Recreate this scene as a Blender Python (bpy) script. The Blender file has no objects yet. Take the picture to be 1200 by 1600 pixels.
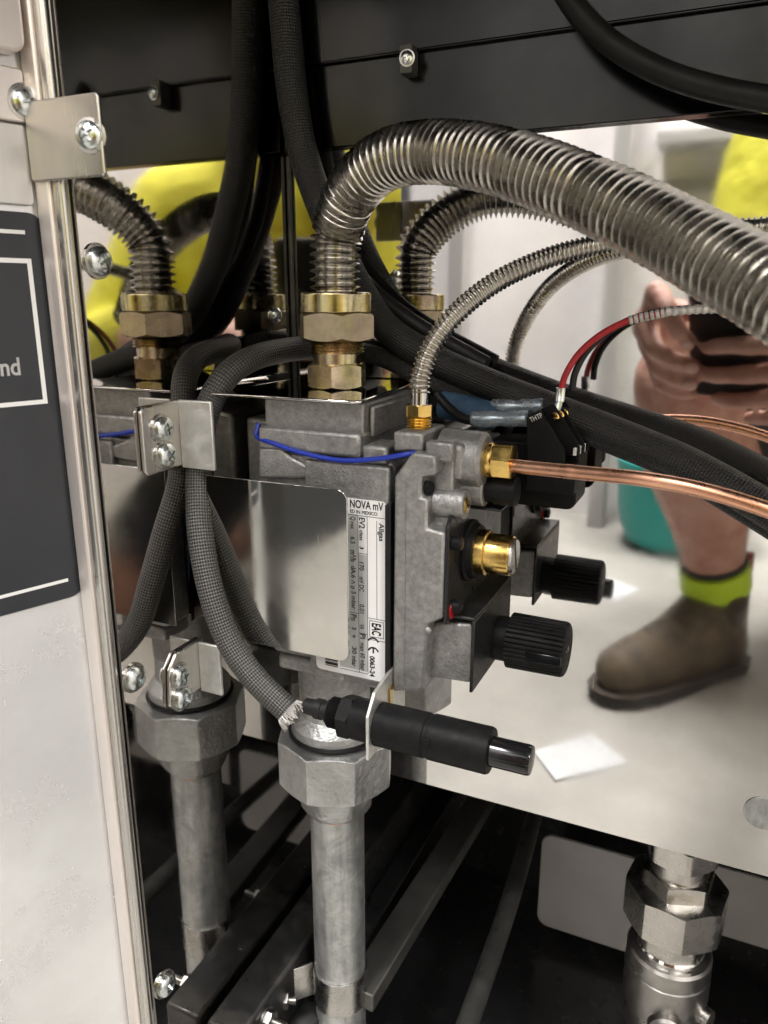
import bpy, bmesh, math, random
from mathutils import Vector, Matrix
random.seed(7)
R = math.radians
scn = bpy.context.scene
C = scn.collection

# ------------------------------------------------------------------ camera
# World: X along the polished back panel, Y away from the photographer, Z up, metres.
# The lens is the origin; it looks left of the panel's normal and down.
FPX, VPX, VPY = 1200.0, 570.0, 330.0
CN = Vector((VPX, VPY, FPX)).normalized()
TH = math.atan2(VPY, FPX)
CU = Vector((0, math.cos(TH), -math.sin(TH)))
CX = CU.cross(CN)
cam_r = Vector((CX.x, CN.x, CU.x)); cam_u = Vector((CX.y, CN.y, CU.y)); cam_f = Vector((CX.z, CN.z, CU.z))
cd = bpy.data.cameras.new('camera'); cam = bpy.data.objects.new('camera', cd); C.objects.link(cam)
cam.matrix_world = Matrix((
    (cam_r.x, cam_u.x, -cam_f.x, 0), (cam_r.y, cam_u.y, -cam_f.y, 0), (cam_r.z, cam_u.z, -cam_f.z, 0), (0, 0, 0, 1)))
cd.sensor_fit = 'HORIZONTAL'; cd.sensor_width = 36; cd.lens = 36
cd.clip_start = 0.004; cd.clip_end = 60
cd.dof.use_dof = True; cd.dof.focus_distance = 0.345; cd.dof.aperture_fstop = 22
scn.camera = cam

# ------------------------------------------------------------------ light
w = bpy.data.worlds.new('World'); scn.world = w; w.use_nodes = True
bg = w.node_tree.nodes['Background']; bg.inputs[0].default_value = (1.0, .98, .96, 1); bg.inputs[1].default_value = .10
def area(name, loc, target, sx, sy, power, col=(1, .985, .965)):
    l = bpy.data.lights.new(name, 'AREA'); l.shape = 'RECTANGLE'; l.size = sx; l.size_y = sy; l.energy = power; l.color = col
    o = bpy.data.objects.new(name, l); C.objects.link(o); o.location = loc
    o.rotation_euler = (Vector(target) - Vector(loc)).to_track_quat('-Z', 'Y').to_euler()
    return o
area('ceiling_lamp', (-.40, -.60, 1.70), (-.38, -.75, 0), .35, 1.0, 75)
area('ceiling_lamp', (.80, -.45, 1.70), (.75, -.35, 0), .35, 1.2, 75)
scn.view_settings.view_transform = 'Standard'; scn.view_settings.look = 'None'
scn.view_settings.exposure = 0.0; scn.view_settings.gamma = 1

# ------------------------------------------------------------------ helpers
def ray(px, py):
    c = Vector(((px - 600) / FPX, (800 - py) / FPX, 1))
    return Vector((CX.dot(c), CN.dot(c), CU.dot(c)))
def at(px, py, X=None, Y=None, Z=None):
    r = ray(px, py)
    t = X / r.x if X is not None else Y / r.y if Y is not None else Z / r.z
    return r * t
def add_obj(name, me, mat, parent=None, smooth=True, bevel=0, bseg=2, angle=35):
    if isinstance(me, bmesh.types.BMesh):
        bm = me; me = bpy.data.meshes.new(name); bmesh.ops.recalc_face_normals(bm, faces=bm.faces[:]); bm.to_mesh(me); bm.free()
    if mat is not None:
        me.materials.clear(); me.materials.append(mat)
    o = bpy.data.objects.new(name, me); C.objects.link(o)
    if smooth:
        for p in me.polygons: p.use_smooth = True
        try: me.set_sharp_from_angle(angle=R(angle))
        except Exception: pass
    if bevel:
        m = o.modifiers.new('bevel', 'BEVEL'); m.width = bevel; m.segments = bseg; m.limit_method = 'ANGLE'; m.angle_limit = R(40)
        m.harden_normals = False
    if parent is not None: o.parent = parent; o.matrix_parent_inverse = parent.matrix_world.inverted()
    return o
def tag(o, label=None, cat=None, group=None, kind=None):
    if label: o['label'] = label
    if cat: o['category'] = cat
    if group: o['group'] = group
    if kind: o['kind'] = kind
    return o
def thing(name, label, cat, loc=(0, 0, 0), group=None):
    o = bpy.data.objects.new(name, None); C.objects.link(o); o.location = loc; o.empty_display_size = .02
    o.matrix_world = Matrix.Translation(Vector(loc))
    return tag(o, label, cat, group)
def box(bm, a, b):
    vs = [bm.verts.new((x, y, z)) for x in (a[0], b[0]) for y in (a[1], b[1]) for z in (a[2], b[2])]
    for f in ((0, 1, 3, 2), (4, 6, 7, 5), (0, 4, 5, 1), (2, 3, 7, 6), (0, 2, 6, 4), (1, 5, 7, 3)): bm.faces.new([vs[i] for i in f])
    return bm
def bx(a, b): return box(bmesh.new(), a, b)
def prism(pts, axis, lo, hi, bm=None):
    """pts: 2-D outline; axis 'Y': (x,z), 'X': (y,z), 'Z': (x,y); extruded lo..hi along the axis."""
    bm = bm or bmesh.new()
    def v(p, t):
        return bm.verts.new((p[0], t, p[1]) if axis == 'Y' else (t, p[0], p[1]) if axis == 'X' else (p[0], p[1], t))
    A = [v(p, lo) for p in pts]; B = [v(p, hi) for p in pts]; n = len(pts)
    bm.faces.new(A[::-1]); bm.faces.new(B)
    for i in range(n): bm.faces.new((A[i], A[(i + 1) % n], B[(i + 1) % n], B[i]))
    return bm
def pxpoly(pts, Y): return [(at(x, y, Y=Y).x, at(x, y, Y=Y).z) for x, y in pts]
def rrect(x0, x1, y0, y1, r, n=6, corners=(1, 1, 1, 1)):
    out = []
    for k, (cx, cy, a) in enumerate(((x1 - r, y1 - r, 0), (x0 + r, y1 - r, 90), (x0 + r, y0 + r, 180), (x1 - r, y0 + r, 270))):
        if corners[k]:
            for i in range(n + 1):
                t = R(a + 90 * i / n); out.append((cx + r * math.cos(t), cy + r * math.sin(t)))
        else:
            out.append(((x1, y1), (x0, y1), (x0, y0), (x1, y0))[k])
    return out
def frame(d):
    d = Vector(d).normalized(); h = Vector((0, 0, 1)) if abs(d.z) < .9 else Vector((0, -1, 0))
    a = h.cross(d).normalized(); return d, a, d.cross(a)
def lathe(prof, origin, axis, segs=40, rfun=None, bm=None, cap=True):
    """prof: list of (distance along axis, radius); rfun(theta, t, r) may modulate the radius."""
    bm = bm or bmesh.new(); d, a, b = frame(axis); o = Vector(origin); rings = []
    for (t, r) in prof:
        ring = []
        for i in range(segs):
            th = 2 * math.pi * i / segs; rr = rfun(th, t, r) if rfun else r
            ring.append(bm.verts.new(o + d * t + (a * math.cos(th) + b * math.sin(th)) * rr))
        rings.append(ring)
    for p, q in zip(rings, rings[1:]):
        for i in range(segs): bm.faces.new((p[i], p[(i + 1) % segs], q[(i + 1) % segs], q[i]))
    if cap: bm.faces.new(rings[0][::-1]); bm.faces.new(rings[-1])
    return bm
def hexnut(origin, axis, h, ap, sides=6, rot=0, chamfer=.5, segs=None, bore=0, bm=None):
    """prism nut with turned chamfers: the flats end in the usual arcs."""
    segs = segs or sides * 10; st = 2 * math.pi / sides
    def rad(th): return ap / math.cos(((th - rot + st / 2) % st) - st / 2)
    bm = bm or bmesh.new(); d, a, b = frame(axis); o = Vector(origin); rings = []
    def ring(fn):
        rg = []
        for i in range(segs):
            th = 2 * math.pi * i / segs; t, r = fn(rad(th)); rg.append(bm.verts.new(o + d * t + (a * math.cos(th) + b * math.sin(th)) * r))
        rings.append(rg)
    c = ap * .98
    if bore: ring(lambda r: (0, bore))
    ring(lambda r: (0, c)); ring(lambda r: ((r - c) * chamfer, r)); ring(lambda r: (h - (r - c) * chamfer, r)); ring(lambda r: (h, c))
    if bore: ring(lambda r: (h, bore))
    for p, q in zip(rings, rings[1:]):
        for i in range(segs): bm.faces.new((p[i], p[(i + 1) % segs], q[(i + 1) % segs], q[i]))
    if bore:
        p, q = rings[-1], rings[0]
        for i in range(segs): bm.faces.new((p[i], p[(i + 1) % segs], q[(i + 1) % segs], q[i]))
    else:
        bm.faces.new(rings[0][::-1]); bm.faces.new(rings[-1])
    return bm
def spline(pts, step):
    """Catmull-Rom through pts resampled at even spacing."""
    P = [Vector(p) for p in pts]; P = [P[0] * 2 - P[1]] + P + [P[-1] * 2 - P[-2]]; dense = []
    for i in range(1, len(P) - 2):
        for k in range(60):
            t = k / 60; p0, p1, p2, p3 = P[i - 1:i + 3]
            dense.append(.5 * ((2 * p1) + (p2 - p0) * t + (2 * p0 - 5 * p1 + 4 * p2 - p3) * t * t + (3 * p1 - p0 - 3 * p2 + p3) * t ** 3))
    dense.append(P[-2]); out = [dense[0]]; acc = 0; 
    L = [0]
    for a, b in zip(dense, dense[1:]): L.append(L[-1] + (b - a).length)
    n = max(2, int(L[-1] / step)); j = 0
    for k in range(1, n + 1):
        s = L[-1] * k / n
        while j < len(L) - 2 and L[j + 1] < s: j += 1
        u = (s - L[j]) / max(1e-9, L[j + 1] - L[j]); out.append(dense[j].lerp(dense[j + 1], u))
    return out, L[-1]
def sweep(pts, rad, segs=20, step=.002, flat=1.0, bm=None):
    """tube along a smooth curve; rad is a number or f(s, L); writes UVs (turns, metres)."""
    path, L = spline(pts, step); bm = bm or bmesh.new(); uv = bm.loops.layers.uv.verify()
    n = len(path); T = [(path[min(i + 1, n - 1)] - path[max(i - 1, 0)]).normalized() for i in range(n)]
    _, a, _ = frame(T[0]); rings = []
    for i in range(n):
        a = (a - T[i] * a.dot(T[i])).normalized(); b = T[i].cross(a); s = L * i / (n - 1); r = rad(s, L) if callable(rad) else rad
        rings.append([bm.verts.new(path[i] + (a * math.cos(2 * math.pi * k / segs) + b * flat * math.sin(2 * math.pi * k / segs)) * r) for k in range(segs)])
    for i in range(n - 1):
        for k in range(segs):
            f = bm.faces.new((rings[i][k], rings[i][(k + 1) % segs], rings[i + 1][(k + 1) % segs], rings[i + 1][k]))
            for l, (u, v) in zip(f.loops, ((k, i), (k + 1, i), (k + 1, i + 1), (k, i + 1))): l[uv].uv = (u / segs, v * L / (n - 1))
    bm.faces.new(rings[0][::-1]); bm.faces.new(rings[-1])
    return bm
def copy_tree(o, parent=None):
    c = o.copy(); C.objects.link(c); c.parent = parent
    for ch in list(o.children): copy_tree(ch, c)
    return c
def text_mesh(txt, size, origin, right, up, mat, parent, name='lettering', sx=.8, depth=.00003, align='LEFT', bold=0.0, shear=0):
    cu = bpy.data.curves.new('txt', 'FONT'); cu.body = txt; cu.size = size; cu.align_x = align; cu.extrude = 0; cu.bevel_depth = bold; cu.bevel_resolution = 0; cu.shear = shear
    t = bpy.data.objects.new('txt', cu); C.objects.link(t); dg = bpy.context.evaluated_depsgraph_get(); dg.update()
    me = bpy.data.meshes.new_from_object(t.evaluated_get(dg)); bpy.data.objects.remove(t)
    rv = Vector(right).normalized(); uv = Vector(up).normalized(); o = Vector(origin)
    for v in me.vertices: v.co = o + rv * v.co.x * sx + uv * v.co.y
    return add_obj(name, me, mat, parent, smooth=False)

# ------------------------------------------------------------------ materials
def mat(name, col, metal=0, rough=.5, **k):
    m = bpy.data.materials.new(name); m.use_nodes = True; nt = m.node_tree; b = nt.nodes['Principled BSDF']
    b.inputs['Base Color'].default_value = (*col, 1); b.inputs['Metallic'].default_value = metal; b.inputs['Roughness'].default_value = rough
    for kk, v in k.items(): b.inputs[kk.replace('_', ' ')].default_value = v
    return m
def nd(nt, t, **k):
    n = nt.nodes.new(t)
    for a, v in k.items(): setattr(n, a, v)
    return n
def noisy(name, c0, c1, metal, r0, r1, scale=60, bump=.1, detail=6, stretch=(1, 1, 1), bscale=None, bdist=.0004, mid=(.35, .65), patch=None, **k):
    """two-tone noise for colour and roughness plus a fine relief, in object space."""
    m = mat(name, c0, metal, r0, **k); nt = m.node_tree; b = nt.nodes['Principled BSDF']; ln = nt.links.new
    tc = nd(nt, 'ShaderNodeTexCoord'); mp = nd(nt, 'ShaderNodeMapping'); mp.inputs['Scale'].default_value = stretch; ln(tc.outputs['Object'], mp.inputs[0])
    n = nd(nt, 'ShaderNodeTexNoise'); n.inputs['Scale'].default_value = scale; n.inputs['Detail'].default_value = detail; n.inputs['Roughness'].default_value = .65; ln(mp.outputs[0], n.inputs['Vector'])
    rp = nd(nt, 'ShaderNodeValToRGB'); rp.color_ramp.elements[0].position = mid[0]; rp.color_ramp.elements[1].position = mid[1]
    rp.color_ramp.elements[0].color = (*c0, 1); rp.color_ramp.elements[1].color = (*c1, 1); ln(n.outputs[0], rp.inputs[0])
    if patch:      # tarnish and grime in larger, irregular patches
        n4 = nd(nt, 'ShaderNodeTexNoise'); n4.inputs['Scale'].default_value = patch[0]; n4.inputs['Detail'].default_value = 9; n4.inputs['Roughness'].default_value = .72; n4.inputs['Distortion'].default_value = .6; ln(tc.outputs['Object'], n4.inputs['Vector'])
        m4 = nd(nt, 'ShaderNodeMapRange'); m4.inputs[1].default_value = .42; m4.inputs[2].default_value = .62; m4.inputs[3].default_value = 1; m4.inputs[4].default_value = patch[1]; ln(n4.outputs[0], m4.inputs[0])
        v4 = nd(nt, 'ShaderNodeVectorMath', operation='SCALE'); ln(rp.outputs[0], v4.inputs[0]); ln(m4.outputs[0], v4.inputs['Scale']); ln(v4.outputs[0], b.inputs['Base Color'])
    else: ln(rp.outputs[0], b.inputs['Base Color'])
    mr = nd(nt, 'ShaderNodeMapRange'); mr.inputs[1].default_value = .3; mr.inputs[2].default_value = .7; mr.inputs[3].default_value = r0; mr.inputs[4].default_value = r1
    n2 = nd(nt, 'ShaderNodeTexNoise'); n2.inputs['Scale'].default_value = bscale or scale * 3; n2.inputs['Detail'].default_value = 5; ln(mp.outputs[0], n2.inputs['Vector'])
    ln(n2.outputs[0], mr.inputs[0]); ln(mr.outputs[0], b.inputs['Roughness'])
    if bump:
        bp = nd(nt, 'ShaderNodeBump'); bp.inputs['Strength'].default_value = bump; bp.inputs['Distance'].default_value = bdist; ln(n2.outputs[0], bp.inputs['Height']); ln(bp.outputs[0], b.inputs['Normal'])
    return m
def braid(name, c0, c1, metal, rough, nu, pitch, bump=.6):
    m = mat(name, c0, metal, rough); nt = m.node_tree; b = nt.nodes['Principled BSDF']; ln = nt.links.new
    uv = nd(nt, 'ShaderNodeUVMap'); sp = nd(nt, 'ShaderNodeSeparateXYZ'); ln(uv.outputs[0], sp.inputs[0])
    def math_(op, a, bb):
        n = nd(nt, 'ShaderNodeMath', operation=op)
        for i, v in enumerate((a, bb)):
            if isinstance(v, (int, float)): n.inputs[i].default_value = v
            elif v is not None: ln(v, n.inputs[i])
        return n.outputs[0]
    u = math_('MULTIPLY', sp.outputs[0], nu * 2 * math.pi); v = math_('MULTIPLY', sp.outputs[1], 2 * math.pi / pitch)
    s1 = math_('SINE', math_('ADD', u, v), None); s2 = math_('SINE', math_('SUBTRACT', u, v), None)
    h = math_('MULTIPLY', s1, s2)
    h = math_('ADD', math_('MULTIPLY', h, .5), .5)
    rp = nd(nt, 'ShaderNodeValToRGB'); rp.color_ramp.elements[0].position = .25; rp.color_ramp.elements[1].position = .8
    rp.color_ramp.elements[0].color = (*c0, 1); rp.color_ramp.elements[1].color = (*c1, 1); ln(h, rp.inputs[0]); ln(rp.outputs[0], b.inputs['Base Color'])
    bp = nd(nt, 'ShaderNodeBump'); bp.inputs['Strength'].default_value = bump; bp.inputs['Distance'].default_value = .0006; ln(h, bp.inputs['Height']); ln(bp.outputs[0], b.inputs['Normal'])
    return m
def mirror(name, col, r0, r1, wave=.03):
    """polished stainless sheet: smudges and fingerprints in the roughness, slightly uneven sheet."""
    m = mat(name, col, 1, r0); nt = m.node_tree; b = nt.nodes['Principled BSDF']; ln = nt.links.new
    tc = nd(nt, 'ShaderNodeTexCoord')
    n = nd(nt, 'ShaderNodeTexNoise'); n.inputs['Scale'].default_value = 14; n.inputs['Detail'].default_value = 8; n.inputs['Roughness'].default_value = .7; ln(tc.outputs['Object'], n.inputs['Vector'])
    mr = nd(nt, 'ShaderNodeMapRange'); mr.inputs[1].default_value = .47; mr.inputs[2].default_value = .68; mr.inputs[3].default_value = r0; mr.inputs[4].default_value = r1; ln(n.outputs[0], mr.inputs[0])
    mp = nd(nt, 'ShaderNodeMapping'); mp.inputs['Rotation'].default_value = (.3, .9, .4); mp.inputs['Scale'].default_value = (1100, 1100, 45); ln(tc.outputs['Object'], mp.inputs[0])
    ns = nd(nt, 'ShaderNodeTexNoise'); ns.inputs['Scale'].default_value = 1; ns.inputs['Detail'].default_value = 2; ln(mp.outputs[0], ns.inputs['Vector'])
    sr = nd(nt, 'ShaderNodeMapRange'); sr.inputs[1].default_value = .73; sr.inputs[2].default_value = .80; sr.inputs[3].default_value = 0; sr.inputs[4].default_value = .12; ln(ns.outputs[0], sr.inputs[0])
    ad_ = nd(nt, 'ShaderNodeMath', operation='ADD'); ln(mr.outputs[0], ad_.inputs[0]); ln(sr.outputs[0], ad_.inputs[1]); ln(ad_.outputs[0], b.inputs['Roughness'])
    mc = nd(nt, 'ShaderNodeMapRange'); mc.inputs[1].default_value = .35; mc.inputs[2].default_value = .7; mc.inputs[3].default_value = 1; mc.inputs[4].default_value = .84; ln(n.outputs[0], mc.inputs[0])
    mx = nd(nt, 'ShaderNodeVectorMath', operation='SCALE'); mx.inputs[0].default_value = col; ln(mc.outputs[0], mx.inputs['Scale']); ln(mx.outputs[0], b.inputs['Base Color'])
    n3 = nd(nt, 'ShaderNodeTexNoise'); n3.inputs['Scale'].default_value = 9; n3.inputs['Detail'].default_value = 1; ln(tc.outputs['Object'], n3.inputs['Vector'])
    bp = nd(nt, 'ShaderNodeBump'); bp.inputs['Strength'].default_value = wave; bp.inputs['Distance'].default_value = .002; ln(n3.outputs[0], bp.inputs['Height']); ln(bp.outputs[0], b.inputs['Normal'])
    return m
M = {}
M['mirror'] = mirror('polished_stainless', (.80, .785, .772), .030, .085)
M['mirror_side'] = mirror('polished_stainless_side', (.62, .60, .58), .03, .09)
M['shield'] = mirror('shield_steel', (.66, .645, .615), .05, .15, .02)
M['shield_plate'] = mirror('shield_plate', (.60, .59, .56), .05, .12, .02)
M['cast'] = noisy('cast_aluminium', (.27, .268, .262), (.47, .465, .455), .75, .34, .6, 330, .75, bscale=1000, bdist=.0004, mid=(.28, .72), patch=(45, .72))
M['galv'] = noisy('galvanised', (.33, .34, .34), (.52, .53, .525), .8, .32, .55, 260, .25, stretch=(1, 1, .14), bscale=300, bdist=.0003, mid=(.22, .55), patch=(60, .62))
M['galv_rough'] = noisy('galvanised_cast', (.46, .47, .465), (.56, .57, .565), .85, .30, .48, 90, .8, bscale=420, bdist=.0008, patch=(60, .8))
M['zinc_tab'] = noisy('zinc_sheet', (.60, .60, .58), (.78, .78, .76), .85, .3, .5, 130, .08)
M['brushed'] = noisy('brushed_stainless', (.56, .54, .51), (.68, .66, .63), 1, .22, .36, 40, .03, stretch=(1, 1, .15))
M['satin'] = mirror('satin_panel', (.84, .845, .85), .20, .36, .01); M['satin'].node_tree.nodes['Principled BSDF'].inputs['Metallic'].default_value = .6
M['frame'] = noisy('frame_steel', (.80, .74, .71), (.86, .80, .76), .85, .3, .42, 30, .02, stretch=(1, 1, .1))
M['hose'] = noisy('hose_steel', (.46, .44, .40), (.58, .555, .51), 1, .17, .34, 45, .0, patch=(35, .88))
M['passivated'] = noisy('yellow_passivated', (.62, .57, .27), (.60, .49, .36), 1, .18, .32, 45, .03, detail=2, patch=(70, .7))
M['clamp'] = noisy('clamp_steel', (.40, .39, .37), (.52, .5, .48), 1, .2, .34, 60, .02)
M['passivated_dull'] = noisy('yellow_passivated_dull', (.46, .40, .235), (.46, .37, .28), 1, .26, .42, 60, .05, detail=3, patch=(70, .75))
M['brass'] = noisy('brass', (.80, .56, .18), (.70, .46, .14), 1, .16, .3, 80, .02, patch=(90, .75))
M['copper'] = noisy('copper', (.86, .48, .32), (.78, .40, .26), 1, .24, .36, 60, .0, patch=(60, .88))
M['steel'] = noisy('nickel_steel', (.44, .42, .395), (.54, .52, .49), 1, .22, .34, 40, .012)
M['steel_dull'] = noisy('dull_nickel', (.30, .29, .275), (.42, .405, .385), 1, .26, .42, 50, .02)
M['dull_bolt'] = noisy('dull_bolt', (.22, .21, .20), (.30, .29, .27), 1, .3, .45, 80, .03)
M['screw'] = noisy('zinc_screw', (.60, .64, .64), (.72, .76, .75), 1, .18, .3, 120, .02)
M['black'] = noisy('black_plastic', (.006, .006, .0065), (.011, .011, .011), 0, .40, .55, 200, .05, Specular_IOR_Level=.12)
M['black_gloss'] = mat('black_gloss', (.008, .008, .009), 0, .12)
M['black_sheet'] = noisy('black_painted_sheet', (.010, .010, .011), (.016, .016, .016), 0, .26, .36, 120, .0, Specular_IOR_Level=.35)
M['beam'] = noisy('dark_beam', (.026, .027, .028), (.046, .046, .044), 1, .08, .26, 9, .05, bscale=6, bdist=.006)
M['enamel'] = noisy('black_enamel', (.010, .010, .011), (.018, .018, .018), 0, .14, .3, 30, .02)
M['angle'] = noisy('black_angle', (.012, .012, .012), (.06, .055, .05), .2, .25, .5, 35, .1, mid=(.5, .75))
M['rail'] = noisy('dull_rail', (.06, .06, .057), (.12, .115, .108), .6, .35, .6, 26, .08)
M['grey_plate'] = noisy('grey_plate', (.36, .35, .34), (.42, .41, .40), .0, .4, .55, 20, .02)
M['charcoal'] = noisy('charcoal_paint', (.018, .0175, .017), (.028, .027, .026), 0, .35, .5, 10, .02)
M['rubber'] = noisy('black_rubber', (.007, .007, .0075), (.013, .013, .013), 0, .42, .6, 90, .03, Specular_IOR_Level=.3)
M['sleeve'] = braid('braided_sleeve', (.004, .004, .0045), (.020, .0195, .019), 0, .5, 18, .0026)
M['sleeve_grey'] = braid('braided_sleeve_grey', (.010, .010, .010), (.115, .112, .106), .2, .42, 15, .0029)
M['blue_wire'] = mat('blue_wire', (.012, .035, .36), 0, .35)
M['red_wire'] = noisy('red_sheath', (.42, .015, .02), (.30, .01, .015), 0, .5, .7, 400, .3)
M['foil_braid'] = noisy('glass_braid', (.60, .58, .55), (.40, .38, .36), .4, .35, .5, 300, .3)
M['crimp'] = mat('clear_blue_crimp', (.62, .72, .82), 0, .07, Transmission_Weight=.75)
M['label'] = noisy('label_paper', (.86, .86, .855), (.89, .89, .885), 0, .32, .4, 60, .0)
M['label_grey'] = mat('label_grey', (.50, .51, .50), 0, .4)
M['ink'] = mat('ink', (.012, .012, .014), 0, .5)
M['white_ink'] = mat('white_ink', (.72, .72, .71), 0, .5)
M['sticker'] = noisy('sticker_black', (.017, .019, .023), (.022, .024, .028), 0, .34, .45, 40, .0)
M['red_paint'] = mat('red_paint', (.25, .006, .01), 0, .2)
M['blue_tape'] = noisy('blue_tape', (.02, .055, .12), (.05, .11, .19), 0, .6, .8, 120, .3)
M['gold_tab'] = mat('gold_tab', (.85, .62, .22), 1, .2)
M['paper'] = mat('paper', (.60, .61, .62), 0, .6)
M['floor'] = noisy('concrete_floor', (.33, .314, .284), (.43, .412, .375), 0, .45, .6, 6, .05, detail=10, bdist=.002, mid=(.3, .7))
M['wall'] = noisy('pale_wall', (.66, .63, .627), (.74, .71, .705), 0, .5, .6, 3, .03)
M['post'] = mat('post_grey', (.40, .39, .38), .3, .4)
M['teal'] = noisy('teal_plastic', (.0, .26, .235), (.005, .30, .27), 0, .35, .5, 12, .03)
M['skin'] = noisy('skin', (.45, .205, .15), (.62, .36, .28), 0, .45, .6, 38, .5, bscale=160, bdist=.0015)
M['nail'] = mat('nail', (.66, .40, .34), 0, .3)
M['hivis'] = noisy('hi_vis_cloth', (.74, .70, .04), (.82, .78, .06), 0, .7, .85, 10, .6, bscale=14, bdist=.02)
M['shorts'] = noisy('navy_cloth', (.016, .018, .026), (.03, .03, .04), 0, .8, .9, 40, .1)
M['boot'] = noisy('worn_brown_leather', (.050, .037, .029), (.165, .122, .075), 0, .55, .8, 22, .25, bscale=80, bdist=.002)
M['elastic'] = noisy('elastic_gusset', (.05, .036, .030), (.07, .05, .04), 0, .8, .9, 200, .4, stretch=(1, 1, .2), bdist=.001)
M['welt'] = mat('boot_welt', (.07, .055, .042), 0, .7)
M['sole'] = mat('boot_sole', (.035, .03, .027), 0, .7)
M['sock'] = noisy('hi_vis_sock', (.55, .78, .03), (.62, .85, .06), 0, .8, .9, 60, .4, bscale=300, bdist=.002)
M['sock_dark'] = mat('dark_knit', (.025, .03, .028), 0, .9)
M['hair'] = mat('hair', (.05, .03, .02), 0, .6)

D = .363      # back panel
L = -.22      # left wall
A = .316      # plane of the valve's axis
FL = -.55     # room floor

# ================================================================== setting
tag(add_obj('floor', bx((-.85, -1.30, FL - .05), (1.3, .70, FL)), M['floor'], smooth=False), kind='structure')
tag(add_obj('wall', bx((-.85, -1.40, FL), (1.3, -1.30, 1.9)), M['wall'], smooth=False), kind='structure')
tag(add_obj('side_wall', bx((1.3, -1.40, FL), (1.4, .70, 1.9)), M['wall'], smooth=False), kind='structure')

# ---- polished back panel
t = thing('back_panel', 'mirror polished stainless back panel reflecting the room behind the valve', 'panel', (0, D, -.27))
bm = bmesh.new(); box(bm, (L - .003, D, -.2705), (.42, D + .0012, .17)); box(bm, (L - .003, D + .0012, -.2705), (.42, D + .012, -.2693))
add_obj('sheet', bm, M['mirror'], t, smooth=False)
p = at(1192, 1270, Y=D)
add_obj('hole_plug', lathe([(0, .0085), (.0004, .0085), (.0008, .0078)], (p.x, D - .0002, p.z), (0, -1, 0), 32), M['galv'], t)
# ---- left wall
t = thing('side_panel', 'polished stainless left side wall of the cabinet reflecting valve and pipe', 'panel', (L, .29, -.5))
add_obj('sheet', bx((L - .0012, .2186, -.52), (L, .62, .17)), M['mirror_side'], t, smooth=False)
# corner strip where both sheets meet
add_obj('corner_strip', bx((L + .0005, D - .0026, -.2), (L + .0026, D - .0006, .07)), M['rail'], t, bevel=.0005)


# ---- front frame post, left
t = thing('frame_post', 'upright stainless front frame post with rounded bead edge at left', 'frame', (L, .222, -.55))
add_obj('face', prism(rrect(L - .0130, L - .0062, .2132, .2184, .0010), 'Z', -.5, .42), M['frame'], t)
add_obj('bead', prism(rrect(L - .0062, L - .0010, .2140, .2184, .0018), 'Z', -.5, .42), M['brushed'], t)

t = thing('added_side_plate', 'unseen pale low plate added on the right for its reflection in the left panel', 'plate', (.33, .25, FL))
add_obj('sheet', bx((.318, .06, FL + .004), (.322, .46, -.30)), M['wall'], t, bevel=.001)  # added out of view so the left panel reflects something pale
add_obj('foot_rail', bx((.312, .06, FL + .001), (.330, .46, FL + .0038)), M['post'], t, bevel=.001)

# ---- screw master: pan head with a cross recess and a washer face, axis +Z
def screw_meshes():
    prof = [(0, .0040), (.0004, .0041), (.0014, .0039), (.0021, .0031), (.0025, .0018), (.0026, .0002)]
    hb = lathe(prof, (0, 0, 0), (0, 0, 1), 32); me = bpy.data.meshes.new('head'); bmesh.ops.recalc_face_normals(hb, faces=hb.faces[:]); hb.to_mesh(me); hb.free()
    cb = bmesh.new()
    for a in (0, math.pi / 2):
        bb = bx((-.0021, -.00042, .0012), (.0021, .00042, .004)); bmesh.ops.rotate(bb, verts=bb.verts[:], cent=(0, 0, 0), matrix=Matrix.Rotation(a, 3, 'Z'))
        tm = bpy.data.meshes.new('c'); bb.to_mesh(tm); bb.free()
        o1 = bpy.data.objects.new('c', tm); C.objects.link(o1)
        if a == 0: first = o1
        else: second = o1
    o = bpy.data.objects.new('h', me); C.objects.link(o)
    for c in (first, second):
        m = o.modifiers.new('b', 'BOOLEAN'); m.object = c; m.operation = 'DIFFERENCE'; m.solver = 'EXACT'
    dg = bpy.context.evaluated_depsgraph_get(); dg.update(); out = bpy.data.meshes.new_from_object(o.evaluated_get(dg))
    for q in (o, first, second): bpy.data.objects.remove(q)
    out.materials.clear(); out.materials.append(M['screw'])
    for p in out.polygons: p.use_smooth = True
    out.set_sharp_from_angle(angle=R(30))
    wb = lathe([(-.0007, .0050), (.0000, .0050), (.0001, .0040)], (0, 0, 0), (0, 0, 1), 28); wm = bpy.data.meshes.new('washer'); wb.to_mesh(wm); wb.free(); wm.materials.append(M['steel'])
    return out, wm
HEAD, WASH = screw_meshes()
def screw(pos, axis, parent=None, rot=0, scale=1.0, washer=True, name='screw'):
    q = Vector(axis).to_track_quat('Z', 'Y').to_matrix().to_4x4() @ Matrix.Rotation(rot, 4, 'Z')
    mw = Matrix.Translation(Vector(pos)) @ q @ Matrix.Scale(scale, 4)
    h = bpy.data.objects.new(name, HEAD); C.objects.link(h); h.matrix_world = mw
    if parent is not None: h.parent = parent; h.matrix_parent_inverse = parent.matrix_world.inverted()
    if washer:
        v = bpy.data.objects.new('washer', WASH); C.objects.link(v); v.parent = h
    return h

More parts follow.
